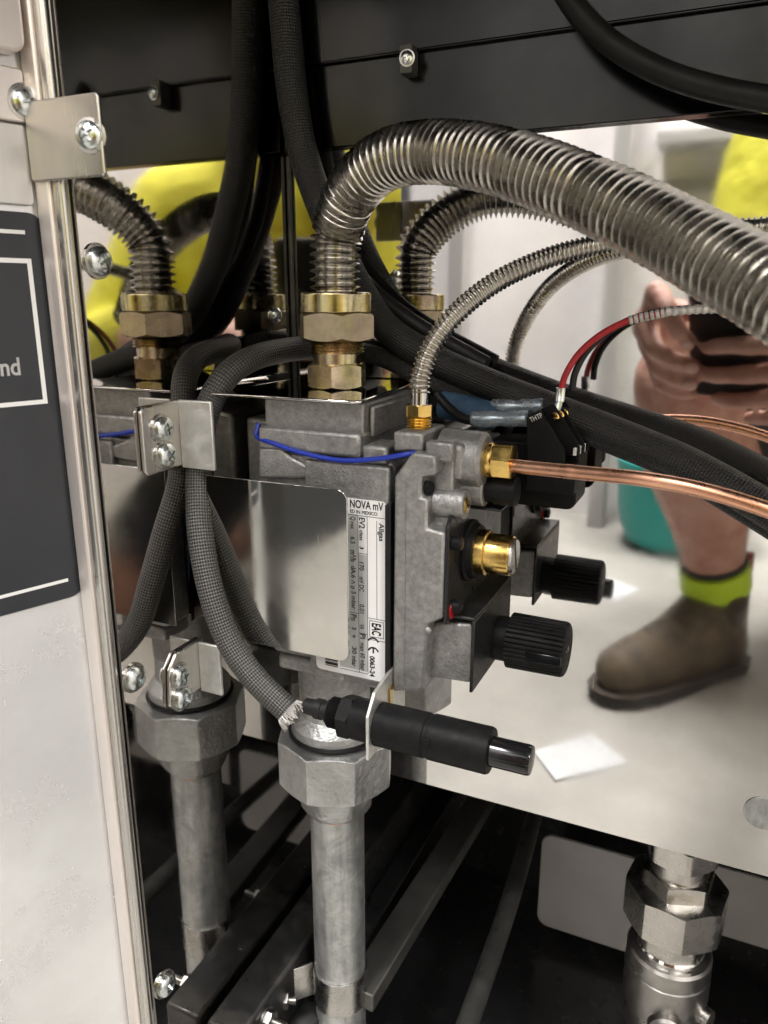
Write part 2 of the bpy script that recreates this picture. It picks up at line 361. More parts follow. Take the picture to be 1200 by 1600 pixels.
# ---- door swung open at the left, with its instruction sticker
DP = Vector((-.2352, .2135, 0)); DD = Vector((-.33, -.94, 0)).normalized(); DN = Vector((-DD.y, DD.x, 0))
def dpt(px, py):
    r = ray(px, py); q = r * (DP.dot(DN) / r.dot(DN)); return ((q - DP).dot(DD), q.z)
def dslab(pts, lo, hi):
    bm = bmesh.new(); A_ = [bm.verts.new(DP + DD * s + DN * lo + Vector((0, 0, z))) for s, z in pts]; B_ = [bm.verts.new(DP + DD * s + DN * hi + Vector((0, 0, z))) for s, z in pts]
    n = len(pts); bm.faces.new(A_[::-1]); bm.faces.new(B_)
    for i in range(n): bm.faces.new((A_[i], A_[(i + 1) % n], B_[(i + 1) % n], B_[i]))
    return bm
t = thing('control_panel', 'upright stainless panel at left edge with black instruction sticker', 'panel', (-.26, .14, -.5))
add_obj('panel_sheet', dslab([(-.0045, -.5), (.062, -.5), (.062, .40), (-.0045, .40)], -.004, 0), M['satin'], t, bevel=.0008)
s1, z1 = dpt(77, 335); s2, z2 = dpt(120, 915)
st = add_obj('sticker', dslab(rrect(-.0034, .055, z2 - .004, z1, .006), .0002, .0005), M['sticker'], t, smooth=False)
def dline(a, b, w):
    (s0, za), (s3, zb) = a, b
    return [(min(s0, s3) - w / 2, min(za, zb) - w / 2), (max(s0, s3) + w / 2, min(za, zb) - w / 2), (max(s0, s3) + w / 2, max(za, zb) + w / 2), (min(s0, s3) - w / 2, max(za, zb) + w / 2)]
sa, za = dpt(35, 363); sb, zb = dpt(46, 408); sc, zc = dpt(70, 627); sd, zd = dpt(103, 906)
add_obj('printed_line', dslab(dline((sa, za), (.05, za), .0013), .0005, .00056), M['white_ink'], st, smooth=False)
add_obj('printed_line', dslab(dline((sc, zb), (.05, zb), .0016), .0005, .00056), M['white_ink'], st, smooth=False)
add_obj('printed_line', dslab(dline((sc, zc), (.05, zc), .0016), .0005, .00056), M['white_ink'], st, smooth=False)
add_obj('printed_line', dslab(dline((sc, zb), (sc, zc), .0016), .00056, .0006), M['white_ink'], st, smooth=False)
add_obj('printed_line', dslab(dline((sd, zd), (.05, zd), .0013), .0005, .00056), M['white_ink'], st, smooth=False)
se, ze = dpt(33, 585)
text_mesh('and', .0088, DP + DD * se + DN * .0006 + Vector((0, 0, ze)), -DD, (0, 0, 1), M['white_ink'], st, sx=.85, align='RIGHT', bold=.00018)
# latch plates on the door
s3, z3 = dpt(72, 203); s4, z4 = dpt(75, 325)
add_obj('latch_plate', dslab(rrect(.0002, .05, z4, z3, .0015), .0008, .0026), M['brushed'], t, bevel=.0004)
s5, z5 = dpt(66, 118)
hp = add_obj('hinge_plate', dslab(rrect(-.0005, .05, z3 + .0006, z5, .0015), .0006, .0032), M['frame'], t, bevel=.0005)
s6, z6 = dpt(38, 163)
screw(DP + DD * (s6 + .001) + DN * .0034 + Vector((0, 0, z6)), DN, t, .4, 1.2)
s7, z7 = dpt(68, 100); s8, z8 = dpt(68, 35)
add_obj('upper_flange', dslab(rrect(-.0005, .06, z7, z7 + .022, .004), .0006, .008), M['frame'], t, bevel=.001)

# ---- clip bracket bridging post and cabinet
t = thing('clip_bracket', 'bent stainless clip bracket with one screw fixed over the front post', 'bracket', (L, .2165, .055))
a = at(153, 148, Y=.2115); b = at(80, 282, Y=.2115)
add_obj('plate', prism(rrect(L - .0118, a.x, b.z, a.z + .001, .0014), 'Y', .2112, .2128), M['brushed'], t, bevel=.0005)
c_ = at(139, 211, Y=.2100); screw((c_.x - .0002, .2106, c_.z), (.35, -1, .0), t, .6, 1.1)

# ---- tabs screwed to the left wall
def wall_tab(label, y0, y1, z0, z1, xr, zr0, zr1, screws, slant=0):
    t = thing('mounting_tab', label, 'bracket', (L, y1, z0))
    pts = [(y0 + .002, z0), (y1, z0 + .0005), (y1, z1), (y0 + .002 + slant, z1), (y0 + slant * .3, z1 - .002 - slant * .8), (y0, z0 + .002)]
    add_obj('wall_flange', prism(pts, 'X', L + .0004, L + .0022), M['brushed'], t, bevel=.0006)
    add_obj('front_flange', prism([(L + .0022, zr0), (xr, zr0), (xr, zr1), (L + .0022, zr1)], 'Y', y1 - .0040, y1 - .0022), M['zinc_tab'], t, bevel=.0005)
    for k, (px, py) in enumerate(screws):
        q = at(px, py, X=L + .0035); screw((L + .0030, q.y, q.z), (1, 0, 0), t, .2 + k * .5, 1.25)
    return t
wall_tab('upper bent zinc tab with two screws beside the valve top plate', .2400, .2670, -.0700, -.0415, -.2005, -.0705, -.0408, ((256, 670), (261, 711)))
wall_tab('lower bent zinc tab with two screws above the reflected pipe nut', .2430, .2690, -.1790, -.1540, -.2055, -.1800, -.1545, ((283, 1056), (286, 1091)), .005)
for (px, py), lab in (((158, 408), 'single screw in the side wall just left of the reflected hose'), ((214, 1060), 'single screw in the side wall left of the lower tab'), ((262, 1540), 'lowest screw in the side wall near the pipe clamp')):
    q = at(px, py, X=L + .002); tag(screw((L + .0008, q.y, q.z), (1, 0, 0), None, .5, 1.3, name='wall_screw'), lab, 'screw', 'single screws in the side wall')
# small bolt seen at the corner
q = at(441, 492, X=L + .002); tag(screw((L + .0008, q.y - .004, q.z), (1, 0, 0), None, .9, .9, name='wall_screw'), 'small dark screw near the back corner beside the hose nut', 'screw', 'single screws in the side wall')

# ---- dark beam and cabinet roof
t = thing('burner_box_beam', 'dark sheet steel beam across the top of the cabinet', 'beam', (0, .352, .066))
zb = at(850, 200, Y=.358).z
add_obj('front_sheet', bx((L + .001, .3585, zb), (.5, .3600, .23)), M['beam'], t, bevel=.0004)
add_obj('bottom_lip', bx((L + .001, .3600, zb), (.5, .3626, zb + .0012)), M['beam'], t)
zl = at(1000, 32, Y=.357).z
add_obj('upper_fold', bx((L + .001, .3562, zl), (.5, .3584, zl + .0012)), M['beam'], t, bevel=.0005)
add_obj('upper_sheet', bx((L + .001, .3565, zl + .0013), (.5, .3580, .23)), M['beam'], t)
add_obj('roof', bx((L - .06, .09, .23), (.5, .50, .236)), M['beam'], t)
q = at(640, 96, Y=.355)
add_obj('clip', prism(rrect(q.x - .003, q.x + .003, q.z - .006, q.z + .006, .001), 'Y', .350, .3583), M['rail'], t, bevel=.0005)
screw((q.x + .001, .3496, q.z), (0.2, -1, 0), t, .4, .7)

# ---- below the panel: dark enamelled burner bay
t = thing('burner_bay', 'black enamelled lower burner bay behind and below the back panel', 'burner bay', (0, .6, -.55))
add_obj('rear_sheet', bx((-.6, .62, FL + .002), (.6, .625, -.20)), M['enamel'], t, smooth=False)
add_obj('top_sheet', bx((-.6, .376, -.262), (.6, .62, -.259)), M['enamel'], t, smooth=False)
add_obj('tray', bx((L, .30, FL + .002), (.6, .62, FL + .006)), M['enamel'], t, smooth=False)
def bar_between(a, b, wd, ht, mat_, parent, name='rail', bev=.001):
    a = Vector(a); b = Vector(b); d, s, u = frame(b - a); bm = bmesh.new(); Ln = (b - a).length
    vs = []
    for tt in (0, Ln):
        for i, j in ((-1, -1), (1, -1), (1, 1), (-1, 1)): vs.append(bm.verts.new(a + d * tt + s * (i * wd / 2) + u * (j * ht / 2)))
    bm.faces.new(vs[:4][::-1]); bm.faces.new(vs[4:])
    for i in range(4): bm.faces.new((vs[i], vs[(i + 1) % 4], vs[4 + (i + 1) % 4], vs[4 + i]))
    return add_obj(name, bm, mat_, parent, bevel=bev)
rails = [((775, 1215), (560, 1560), .34, .019, .012), ((690, 1215), (550, 1440), .40, .010, .010)]
labs = ['wide dull steel rail running back beside the galvanised pipe', 'thin rail farthest left in the dark bay behind the pipe']
for (p0, p1, zz, wd, ht), lb in zip(rails, labs):
    a = at(*p0, Z=-zz - .05); b = at(*p1, Z=-zz - .05)
    r_ = bar_between(b, a, wd, ht, M['rail'], None, 'burner_rail'); tag(r_, lb, 'rail', 'rails in the burner bay')
t = thing('burner_tube', 'round dull burner tube running back in the dark bay right of the wide rail', 'tube', at(720, 1610, Z=-.40))
a = at(722, 1625, Z=-.40); b = at(842, 1250, Z=-.40)
add_obj('tube', sweep([a, a.lerp(b, .5) + Vector((.002, 0, -.001)), b], .0062, 22, .01), M['rail'], t)
for k in range(9):
    c1 = a.lerp(b, .2 + k * .075) + Vector((0, -.002, .0060)); add_obj('port', lathe([(0, .0013), (.0004, .0013)], c1, (0, -.3, 1), 10), M['ink'], t)
# grey rounded patch, drawn as a thin pale slab, and side plate deep in the bay
pl = [(at(x, y, Y=.56).x, at(x, y, Y=.56).z) for x, y in ((838, 1450), (1000, 1487), (1010, 1335), (860, 1318))]
x0, x1 = pl[0][0], pl[1][0]; z0, z1 = (pl[0][1] + pl[1][1]) / 2, (pl[2][1] + pl[3][1]) / 2
tag(add_obj('rounded_patch', prism(rrect(x0, x1, z0, z1, .010), 'Y', .56, .563), M['grey_plate'], bevel=.0006), 'pale grey patch with rounded corners in the dark bay left of the ball valve', 'plate')
a = at(1118, 1380, Y=.56); b = at(1300, 1545, Y=.56); 
tag(add_obj('rear_plate', bx((a.x - .02, .58, b.z), (b.x + .05, .583, a.z)), M['grey_plate'], bevel=.0006), 'plain grey plate behind the right side of the ball valve', 'plate')

# dark cabinet added out of view at left to darken the reflection in the shield
t = thing('added_dark_cabinet', 'unseen charcoal cabinet added at left to darken the reflection in the shield', 'cabinet', (-.6, .2, FL))
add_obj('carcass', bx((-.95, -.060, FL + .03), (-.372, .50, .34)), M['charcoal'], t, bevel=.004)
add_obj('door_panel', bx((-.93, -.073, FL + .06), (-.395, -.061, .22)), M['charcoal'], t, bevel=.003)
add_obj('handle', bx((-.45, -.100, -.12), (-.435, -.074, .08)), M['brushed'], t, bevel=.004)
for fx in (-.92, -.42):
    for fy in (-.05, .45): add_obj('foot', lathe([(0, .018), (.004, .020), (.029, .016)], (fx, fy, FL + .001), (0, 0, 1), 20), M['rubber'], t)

# ================================================================== gas valve
V = thing('gas_valve', 'grey cast gas control valve with rating label, knob and brass fittings', 'gas valve', (-.155, A, -.165))
def cast(name, a, b, bev=.0012, m='cast'): return add_obj(name, bx(a, b), M[m], V, bevel=bev)
cast('body', (-.189, .2835, -.162), (-.1258, .350, -.064), .003)
cast('label_pad', (-.166, .2798, -.1645), (-.1258, .2850, -.0655), .0012)
cast('side_cover', (-.2065, .296, -.158), (-.1915, .345, -.052), .002)
cast('inlet_block', (-.1885, .285, -.0560), (-.1400, .345, -.0408), .001)
cast('inlet_ledge', (-.1895, .2805, -.0632), (-.1395, .343, -.0530), .0015)
cast('step', (-.1393, .2815, -.0655), (-.1275, .300, -.0575), .0015)
cast('rib', (-.178, .2822, -.072), (-.1400, .2850, -.064), .0018)
add_obj('web', prism(pxpoly([(403, 700), (436, 700), (452, 712), (478, 727), (556, 738), (556, 748), (403, 748)], .2808), 'Y', .2808, .2860), M['cast'], V, bevel=.0016, bseg=3)
add_obj('recess', bx((-.1398, .290, -.0555), (-.1375, .335, -.0425)), M['cast'], V, bevel=.001)
# front flange slab
slab = pxpoly([(613, 1081), (616, 745), (644, 707), (680, 712), (680, 743), (658, 746), (657, 777), (668, 780), (667, 826), (694, 833), (690, 968), (668, 976), (661, 1079)], .275)
add_obj('front_flange', prism(slab, 'Y', .275, .350), M['cast'], V, bevel=.0011)
add_obj('parting_ridge', bx((-.1166, .2746, -.160), (-.1162, .2752, -.070)), M['cast'], V)
gk = pxpoly([(607, 1082), (611, 790), (616, 786), (613, 1082)], .2765)
add_obj('gasket', prism([(-.1262, -.1645), (-.1236, -.1645), (-.1236, -.0795), (-.1262, -.0805)], 'Y', .2762, .345), M['rubber'], V, bevel=.0004)
# cast knob bracket
kb = pxpoly([(668, 984), (682, 974), (737, 974), (741, 985), (738, 1058), (733, 1068), (690, 1061), (676, 1062), (664, 1076)], .2835)
add_obj('knob_bracket', prism(kb, 'Y', .2835, .336), M['cast'], V, bevel=.0012)
q = at(673, 984, Y=.2775); add_obj('rivet', lathe([(0, .0016), (.0012, .0016), (.0018, .0009), (.0019, .0001)], (q.x - .001, .2765, q.z), (0.4, -1, .2), 18), M['cast'], V)
# black cover plates
XP = -.0990
pl = [(.2765, -.0870), (.2810, -.0825), (.352, -.0825), (.352, -.1270), (.2765, -.1285)]
cv = add_obj('cover_plate', prism(pl, 'X', XP - .001, XP + .0008), M['black_sheet'], V, bevel=.0005)
add_obj('top_lip', bx((XP + .0008, .300, -.0848), (XP + .0150, .352, -.0836)), M['black_sheet'], cv, bevel=.0004)
add_obj('end_lip', bx((XP + .0138, .322, -.0925), (XP + .0150, .352, -.0849)), M['black_sheet'], cv, bevel=.0004)
bc = add_obj('box_cover', bx((-.1000, .2818, -.1275), (-.0880, .3380, -.1260)), M['black_sheet'], V, bevel=.0005)
add_obj('box_face', bx((-.0895, .2818, -.1600), (-.0880, .3380, -.12755)), M['black_sheet'], bc, bevel=.0005)
for (y, z) in ((.2815, -.0945), (.2825, -.1225)):
    s_ = add_obj('cap_screw', lathe([(0, .0030), (.0035, .0030), (.0040, .0026)], (XP + .0008, y, z), (1, 0, 0), 22), M['black'], V)
    add_obj('socket', hexnut((XP + .00485, y, z), (1, 0, 0), .0002, .0014, 6), M['ink'], s_)
add_obj('paint_seal', lathe([(0, .0042), (.0006, .0040), (.0010, .003)], (XP + .0009, .2826, -.1240), (1, 0, 0), 20), M['red_paint'], V)
# brass adjuster
YB = .3030; ZB = at(775, 865, Y=YB).z
add_obj('bushing', lathe([(0, .0135), (.0015, .0135), (.0020, .0122), (.0045, .0115)], (XP + .0008, YB, ZB), (1, 0, 0), 40), M['black'], V)
ad = add_obj('adjuster', lathe([(0, .0098), (.0052, .0098), (.0056, .0092), (.0058, .0086), (.0155, .0086), (.0160, .0083)], (XP + .0040, YB, ZB), (1, 0, 0), 48), M['brass'], V)
eb = lathe([(0, .0076), (.0016, .0076), (.0022, .0071)], (XP + .0192, YB, ZB), (1, 0, 0), 40)
ec = add_obj('slotted_end', eb, M['steel'], ad)
sl = bx((-.0004, -.00055, -.0072), (.0002, .00055, .0072)); bmesh.ops.rotate(sl, verts=sl.verts[:], cent=(0, 0, 0), matrix=Matrix.Rotation(R(18), 3, 'X')); bmesh.ops.translate(sl, verts=sl.verts[:], vec=(XP + .0214, YB, ZB))
add_obj('slot', sl, M['ink'], ad)
# control knob
YK = .3170; ZK = -.1490
def ribs(th, t_, r): 
    return r * (1 - .06 * max(0, math.sin(34 * th)) ** 3) if r > .0112 else r
add_obj('knob_neck', lathe([(0, .0102), (.0070, .0102), (.0074, .0098)], (-.0882, YK, ZK), (1, 0, 0), 40), M['black'], V)
kn = add_obj('control_knob', lathe([(0, .0108), (.0005, .01265), (.0245, .01235), (.0256, .0118), (.0262, .0108), (.0263, .0002)], (-.0820, YK, ZK), (1, 0, 0), 408, ribs), M['black'], V, angle=60)
add_obj('pointer', bx((-.0715, YK - .0131, ZK - .0027), (-.0560, YK - .0102, ZK + .0020)), M['black_gloss'], kn, bevel=.0004)
text_mesh('\u2022 \u2605', .004, (-.05565, YK - .004, ZK - .001), (0, 1, 0), (0, 0, 1), M['label_grey'], kn, sx=1)
# sensor boss with thin hose, cast arm with the copper tube nut
add_obj('sensor_boss', prism(pxpoly([(614, 706), (614, 674), (660, 677), (660, 706)], .2795), 'Y', .2795, .306), M['cast'], V, bevel=.0012)
am = add_obj('outlet_arm', bx((-.1120, .2850, -.0700), (-.0960, .3110, -.0545)), M['cast'], V, bevel=.003, bseg=3)
add_obj('arm_web', bx((-.1105, .2800, -.0615), (-.0990, .2852, -.0535)), M['cast'], V, bevel=.0012)
na = at(752, 718, Y=.2975)
add_obj('arm_boss', lathe([(0, .0118), (.0170, .0114), (.0185, .0098)], (-.1085, .2975, na.z), (1, 0, 0), 40), M['cast'], V)
q = at(720, 764, Y=.300); add_obj('lower_boss', lathe([(0, .0072), (.0170, .0072), (.0176, .0066)], (-.108, .300, q.z + .001), (1, 0, 0), 30), M['cast'], V)
add_obj('plug', lathe([(0, .0055), (.0035, .0055), (.0036, .0062), (.0125, .0062), (.0128, .0058)], (-.0904, .301, q.z + .001), (1, 0, 0), 24), M['black'], V)
q = at(706, 786, Y=.2860)
b2 = add_obj('test_boss', lathe([(0, .0064), (.0105, .0062), (.0122, .0060), (.0126, .0056)], (-.1070, .2860, q.z), (1, 0, 0), 36), M['cast'], V)
add_obj('test_screw', lathe([(0, .0034), (.0003, .0034), (.0004, .003)], (-.0944, .2860, q.z), (1, 0, 0), 24), M['brass'], b2)
q = at(670, 762, Y=.2800); add_obj('cap_screw', lathe([(0, .0028), (.004, .0028), (.0044, .0024)], (q.x - .003, .2810, q.z), (1, -.4, 0), 20), M['black'], V)
add_obj('dark_infill', bx((-.112, .2835, -.092), (-.0995, .35, -.060)), M['cast'], V, bevel=.001)
# lower outlet under the body
add_obj('outlet_spigot', lathe([(0, .0185), (.030, .0190)], (-.1727, A, -.190), (0, 0, 1), 40), M['cast'], V)
add_obj('base_step', bx((-.150, .2825, -.1690), (-.1262, .345, -.1622)), M['cast'], V, bevel=.0015)
add_obj('lower_web', bx((-.186, .2838, -.1700), (-.150, .345, -.1622)), M['cast'], V, bevel=.002)

# rating label
YL = .27955; lx0, lx1 = -.1622, -.1268; lz0, lz1 = -.1628, -.0803
lab = add_obj('rating_label', prism(rrect(lx0, lx1, lz0, lz1, .0022), 'Y', YL, .2799), M['label'], V, smooth=False)
YI = YL - .00006
def pl_(px, py): q = at(px, py, Y=YI); return q.x, q.z
def bar(x0, z0, x1, z1, m='ink', y=0): add_obj('printed_line', bx((min(x0, x1), YI - .00002 + y, min(z0, z1)), (max(x0, x1), YI + .00003 + y, max(z0, z1))), M[m], lab, smooth=False)
lw = .00022
def cx(px): return at(px, 930, Y=YI).x
def cz(py, px=575): return at(px, py, Y=YI).z
xa, xb, xc, xd, xe = cx(546), cx(560), cx(574), cx(588.5), cx(603)
bar(cx(530), cz(1050), xb, cz(806), 'label_grey', .00003); bar(xb, cz(868), xc, cz(1050), 'label_grey', .000025)
for xx in (xb, xc): bar(xx, cz(807), xx + lw, cz(1053))
bar(xd, cz(812), xd + lw, cz(965)); bar(xe, cz(815), xe + lw * .8, cz(1000))
bar(cx(540), cz(807), xe, cz(807) - lw); bar(xb, cz(866), xc, cz(866) - lw); bar(xc, cz(965), xe, cz(965) - lw); bar(xc, cz(998), xe, cz(998) - lw)
bar(cx(540), cz(961), xb, cz(961) - lw); bar(xb, cz(991), xc, cz(991) - lw); bar(cx(530), cz(1053), xc, cz(1053) - lw)
for k, (aa, bb) in enumerate(((0, .9), (1.2, 1.5), (1.9, 3.6), (4.0, 4.5))): bar(cx(506), cz(1029, 515) - aa * .0008, cx(526), cz(1029, 515) - bb * .0008)
def fit(txt, x0, x1, p0, p1, right=(0, 0, -1), up=(1, 0, 0), bold=.00011):   # lettering squeezed into its printed box
    o = text_mesh(txt, .005, (0, 0, 0), (1, 0, 0), (0, 1, 0), M['ink'], lab, sx=1, bold=bold); vs = o.data.vertices
    a0 = min(v.co.x for v in vs); a1 = max(v.co.x for v in vs); b0 = min(v.co.y for v in vs); b1 = max(v.co.y for v in vs); r_, u_ = Vector(right), Vector(up)
    if right[2]: org = Vector((cx(x0), YI - .00003, cz(p0))); Lr = cz(p0) - cz(p1); Lu = cx(x1) - cx(x0)
    else: org = Vector((cx(x0), YI - .00003, cz(p1))); Lr = cx(x1) - cx(x0); Lu = cz(p0) - cz(p1)
    for v in vs: v.co = org + r_ * ((v.co.x - a0) / (a1 - a0) * Lr) + u_ * ((v.co.y - b0) / (b1 - b0) * Lu)
fit('NOVA mV', 548.5, 599, 783, 796, (1, 0, 0), (0, 0, 1)); fit('ED IN MEXICO', 548.5, 590, 799, 804.5, (1, 0, 0), (0, 0, 1), .00012)
fit('Allgas', 590, 600, 815, 843); fit('EV2', 562, 571, 810, 827); fit('class', 562.5, 568, 830, 846, bold=.0001); fit('J', 562.5, 569, 855, 859)
fit('170', 561.5, 569, 880, 893); fit('mV DC', 561.5, 569, 903, 926); fit('0.01', 561.5, 569, 946, 960); fit('VA', 561.5, 569, 977, 985)
fit('Pi', 562, 571, 992, 1000); fit('max 60 mbar', 562, 570, 1006, 1050)
fit('Q', 547.5, 557, 810, 816); fit('max', 549, 553.5, 818, 830, bold=.0001); fit('6.5', 548.5, 556, 842, 853); fit('m\u00b3/h', 548, 557, 863, 881)
fit('dA.6 \u2227 p 5 mbar', 547, 556.5, 888, 956); fit('Pn', 547.5, 557, 964, 974); fit('3', 549, 556, 984, 988); fit('\u00f7', 549.5, 555.5, 996, 1001); fit('30', 549, 556.5, 1015, 1026); fit('mbar', 548.5, 556.5, 1030, 1046)
fit('EAC', 580.5, 595.5, 972, 990.5, bold=.00016); fit('0063-24', 577, 585.5, 1024, 1056, bold=.00018)
bz = cz(968.5); bz2 = cz(994)
for (u0, v0, u1, v1) in ((cx(577), bz, cx(577) + lw, bz2), (cx(599), bz, cx(599) + lw, bz2), (cx(577), bz, cx(599), bz - lw), (cx(577), bz2, cx(599), bz2 + lw)): bar(u0, v0, u1, v1, 'ink', -.00002)
def ce_arc(zc, r, mid=False):        # the two letters of the conformity mark, drawn as arcs opening down the label
    bm = bmesh.new(); xc0 = cx(583); N = 16; a0, a1 = R(90 + 18), R(270 - 18); wv = .0008
    def P2(t_, rr): return bm.verts.new((xc0 - math.sin(t_) * rr * -1, YI - .00003, zc - math.cos(t_) * rr))
    rows = [(P2(a0 + (a1 - a0) * i / N, r), P2(a0 + (a1 - a0) * i / N, r - wv)) for i in range(N + 1)]
    for p, q_ in zip(rows, rows[1:]): bm.faces.new((p[0], q_[0], q_[1], p[1]))
    if mid:
        vs = [bm.verts.new((xc0 + dx, YI - .00003, zc + dz)) for dx, dz in ((-.0004, r - wv), (.0004, r - wv), (.0004, -.0002), (-.0004, -.0002))]; bm.faces.new(vs)
    add_obj('lettering', bm, M['ink'], lab, smooth=False)
ce_arc(cz(1003.5), .0029); ce_arc(cz(1018.5), .0029, True)

# ---- terminal block (part of the valve)
tb = add_obj('terminal_block', prism(rrect(-.1010, -.0590, -.0885, -.0600, .004, 5), 'Y', .3290, .352), M['black'], V, bevel=.0008)
add_obj('block_front', bx((-.0800, .3220, -.0800), (-.0585, .3300, -.0660)), M['black'], tb, bevel=.0008)
fin = pxpoly([(823, 724), (823, 650), (843, 641), (882, 704), (882, 724)], .3190)
f0 = add_obj('barrier', prism(fin, 'Y', .3190, .3215), M['black'], tb, bevel=.0004)
slp = pxpoly([(823, 649), (843, 640), (843, 652), (823, 662)], .3190)
for k, yy in enumerate((.3265, .3325, .3385)):
    ff = [(x + .004 + .0012 * k, z + .0022) for x, z in fin[:]]
    add_obj('barrier', prism(ff, 'Y', yy, yy + .0013), M['black'], tb, bevel=.0003)
    zc = fin[2][1] - .004; xq = fin[2][0] + .0055 + .0008 * k
    add_obj('terminal_screw', lathe([(0, .0018), (.001, .0018), (.0014, .001)], (xq, yy - .003, zc + .001), (.6, -.3, .6), 16), M['brass'], tb)
    add_obj('contact', bx((xq + .0085, yy - .003, zc - .0150), (xq + .0100, yy - .0005, zc - .0115)), M['screw'], tb, bevel=.0002)
rp_ = Vector((fin[2][0] - fin[1][0], 0, fin[2][1] - fin[1][1]))
add_obj('marker_strip', prism([fin[1], fin[2], (fin[2][0] + .001, fin[2][1] - .002), (fin[1][0] + .001, fin[1][1] - .002)], 'Y', .3214, .345), M['black'], tb)
nrm = Vector((-rp_.z, 0, rp_.x)).normalized(); fo = Vector((fin[1][0], 0, fin[1][1])) + nrm * .0002
ru = rp_.normalized()
for tx, k in (('TH', .10), ('TP', .62)):
    text_mesh(tx, .0030, Vector((fin[1][0], .31885, fin[1][1])) + rp_ * k - nrm * .0032, ru, nrm, M['white_ink'], tb, sx=.75)

# ---- bracket over the valve and shield in front of it
t = thing('mounting_bracket', 'thin polished steel bracket plate over the valve under the hose nut', 'bracket', (-.17, A, -.04))
bm = prism([(-.2085, .2750), (-.1405, .2750), (-.1370, .2775), (-.1460, .3580), (-.2085, .3580)], 'Z', -.0400, -.0386)
add_obj('top_plate', bm, M['shield'], t, bevel=.0005)
bm = prism([(-.2085, -.0386), (-.2085, -.0400), (-.2096, -.0412), (-.2100, -.0430), (-.2100, -.1500), (-.2114, -.1500), (-.2114, -.0425), (-.2106, -.0400), (-.2093, -.0388)], 'Y', .2750, .352)
add_obj('side_leg', bm, M['shield'], t)
t = thing('heat_shield', 'mirror finish steel shield plate in front of the rating label', 'shield', (-.17, .268, -.15))
add_obj('sheet', prism(rrect(-.2085, -.1390, -.1500, -.0738, .0045, 6, (1, 0, 0, 1)), 'Y', .2672, .2682), M['shield_plate'], t, bevel=.0002)
tag(add_obj('blue_tape', sweep([at(333, 800, Y=.285), at(336, 860, Y=.285), at(330, 930, Y=.284), at(322, 1000, Y=.283)], .0030, 10, .004, .4), M['blue_tape']), 'scrap of blue tape behind the grey braided sleeve', 'tape')
tag(add_obj('blue_cloth_tape', sweep([at(690, 632, Y=.340), at(730, 640, Y=.340), at(775, 652, Y=.340)], .0065, 14, .004), M['blue_tape']), 'dusty blue taped bundle behind the thin hose fitting', 'tape')

# ================================================================== pipes and hoses
PX, PY = -.1727, A
t = thing('gas_pipe', 'upright galvanised gas pipe with octagonal union nut below the valve', 'pipe', (PX, PY, FL + .02))
add_obj('tube', lathe([(0, .0146), (.262, .0146)], (PX, PY, -.520), (0, 0, 1), 40), M['galv'], t)
add_obj('union_top', lathe([(0, .0230), (.006, .0230), (.0095, .0205), (.012, .0185), (.034, .0180)], (PX, PY, -.2165), (0, 0, 1), 48), M['galv_rough'], t)
add_obj('seal_ring', lathe([(0, .0225), (.0015, .0247), (.0030, .0225)], (PX, PY, -.2175), (0, 0, 1), 48), M['rubber'], t)
add_obj('union_nut', hexnut((PX, PY, -.2445), (0, 0, 1), .0270, .0288, 8, R(22), .45, 80), M['galv_rough'], t, bevel=.0012, bseg=3)
add_obj('union_neck', lathe([(0, .0168), (.004, .0192), (.012, .0200), (.0185, .0235)], (PX, PY, -.2630), (0, 0, 1), 8 * 6, lambda th, t_, r: r * (1.0 + .03 * math.cos(8 * th))), M['galv_rough'], t)
add_obj('copper_seal', lathe([(0, .0152), (.001, .0158), (.002, .0152)], (PX, PY, -.2645), (0, 0, 1), 36), M['copper'], t)
t = thing('pipe_clamp', 'bright steel strap clamp around the foot of the galvanised pipe', 'clamp', (PX, PY, -.40))
zt = at(530, 1545, Y=.301).z
cl = []
for i in range(0, 17):
    th = R(-135 + 270 * i / 16 - 45); cl.append((PX + .0156 * math.cos(th), PY + .0156 * math.sin(th)))
inner = [(PX + (x - PX) * .955, PY + (y - PY) * .955) for x, y in cl]
add_obj('strap', prism(cl + inner[::-1], 'Z', zt - .022, zt), M['clamp'], t)
ear = prism([(PX - .0150, PY - .0050), (PX - .034, PY - .026), (PX - .0350, PY - .0250), (PX - .0160, PY - .0035)], 'Z', zt - .024, zt - .0012)
add_obj('ear', ear, M['clamp'], t, bevel=.0003)
eb_ = at(462, 1588, Y=.287)
add_obj('bolt', lathe([(0, .0022), (.022, .0022), (.0225, .0018)], (PX - .018, PY - .020, zt - .015), (-.9, -.35, 0), 18), M['dull_bolt'], t)
add_obj('nut', hexnut((PX - .022, PY - .0215, zt - .015), (-.9, -.35, 0), .004, .0042), M['dull_bolt'], t)
# black angle bar and bolts low at the left
t = thing('angle_bar', 'black enamelled angle bar with bolts low beside the left wall', 'bar', (-.2, .35, -.45))
a = at(330, 1590, X=-.2120); b_ = at(470, 1330, X=-.2120)
bar_between((-.2065, .250, -.385), (-.2065, .560, -.385), .022, .040, M['angle'], t, 'bar', .002)
bar_between((-.1880, .250, -.4035), (-.1880, .560, -.4035), .0145, .004, M['angle'], t, 'flange', .001)
for yb_ in (.272, .345):
    q = Vector((0, yb_, -.375))
    add_obj('washer', lathe([(0, .0062), (.001, .0062)], (-.1954, q.y, q.z), (1, 0, 0), 24), M['dull_bolt'], t)
    add_obj('nut', hexnut((-.1944, q.y, q.z), (1, 0, 0), .0040, .0045), M['dull_bolt'], t); add_obj('bolt', lathe([(0, .0022), (.0115, .0022), (.012, .0018)], (-.1940, q.y, q.z), (1, 0, 0), 18), M['dull_bolt'], t)

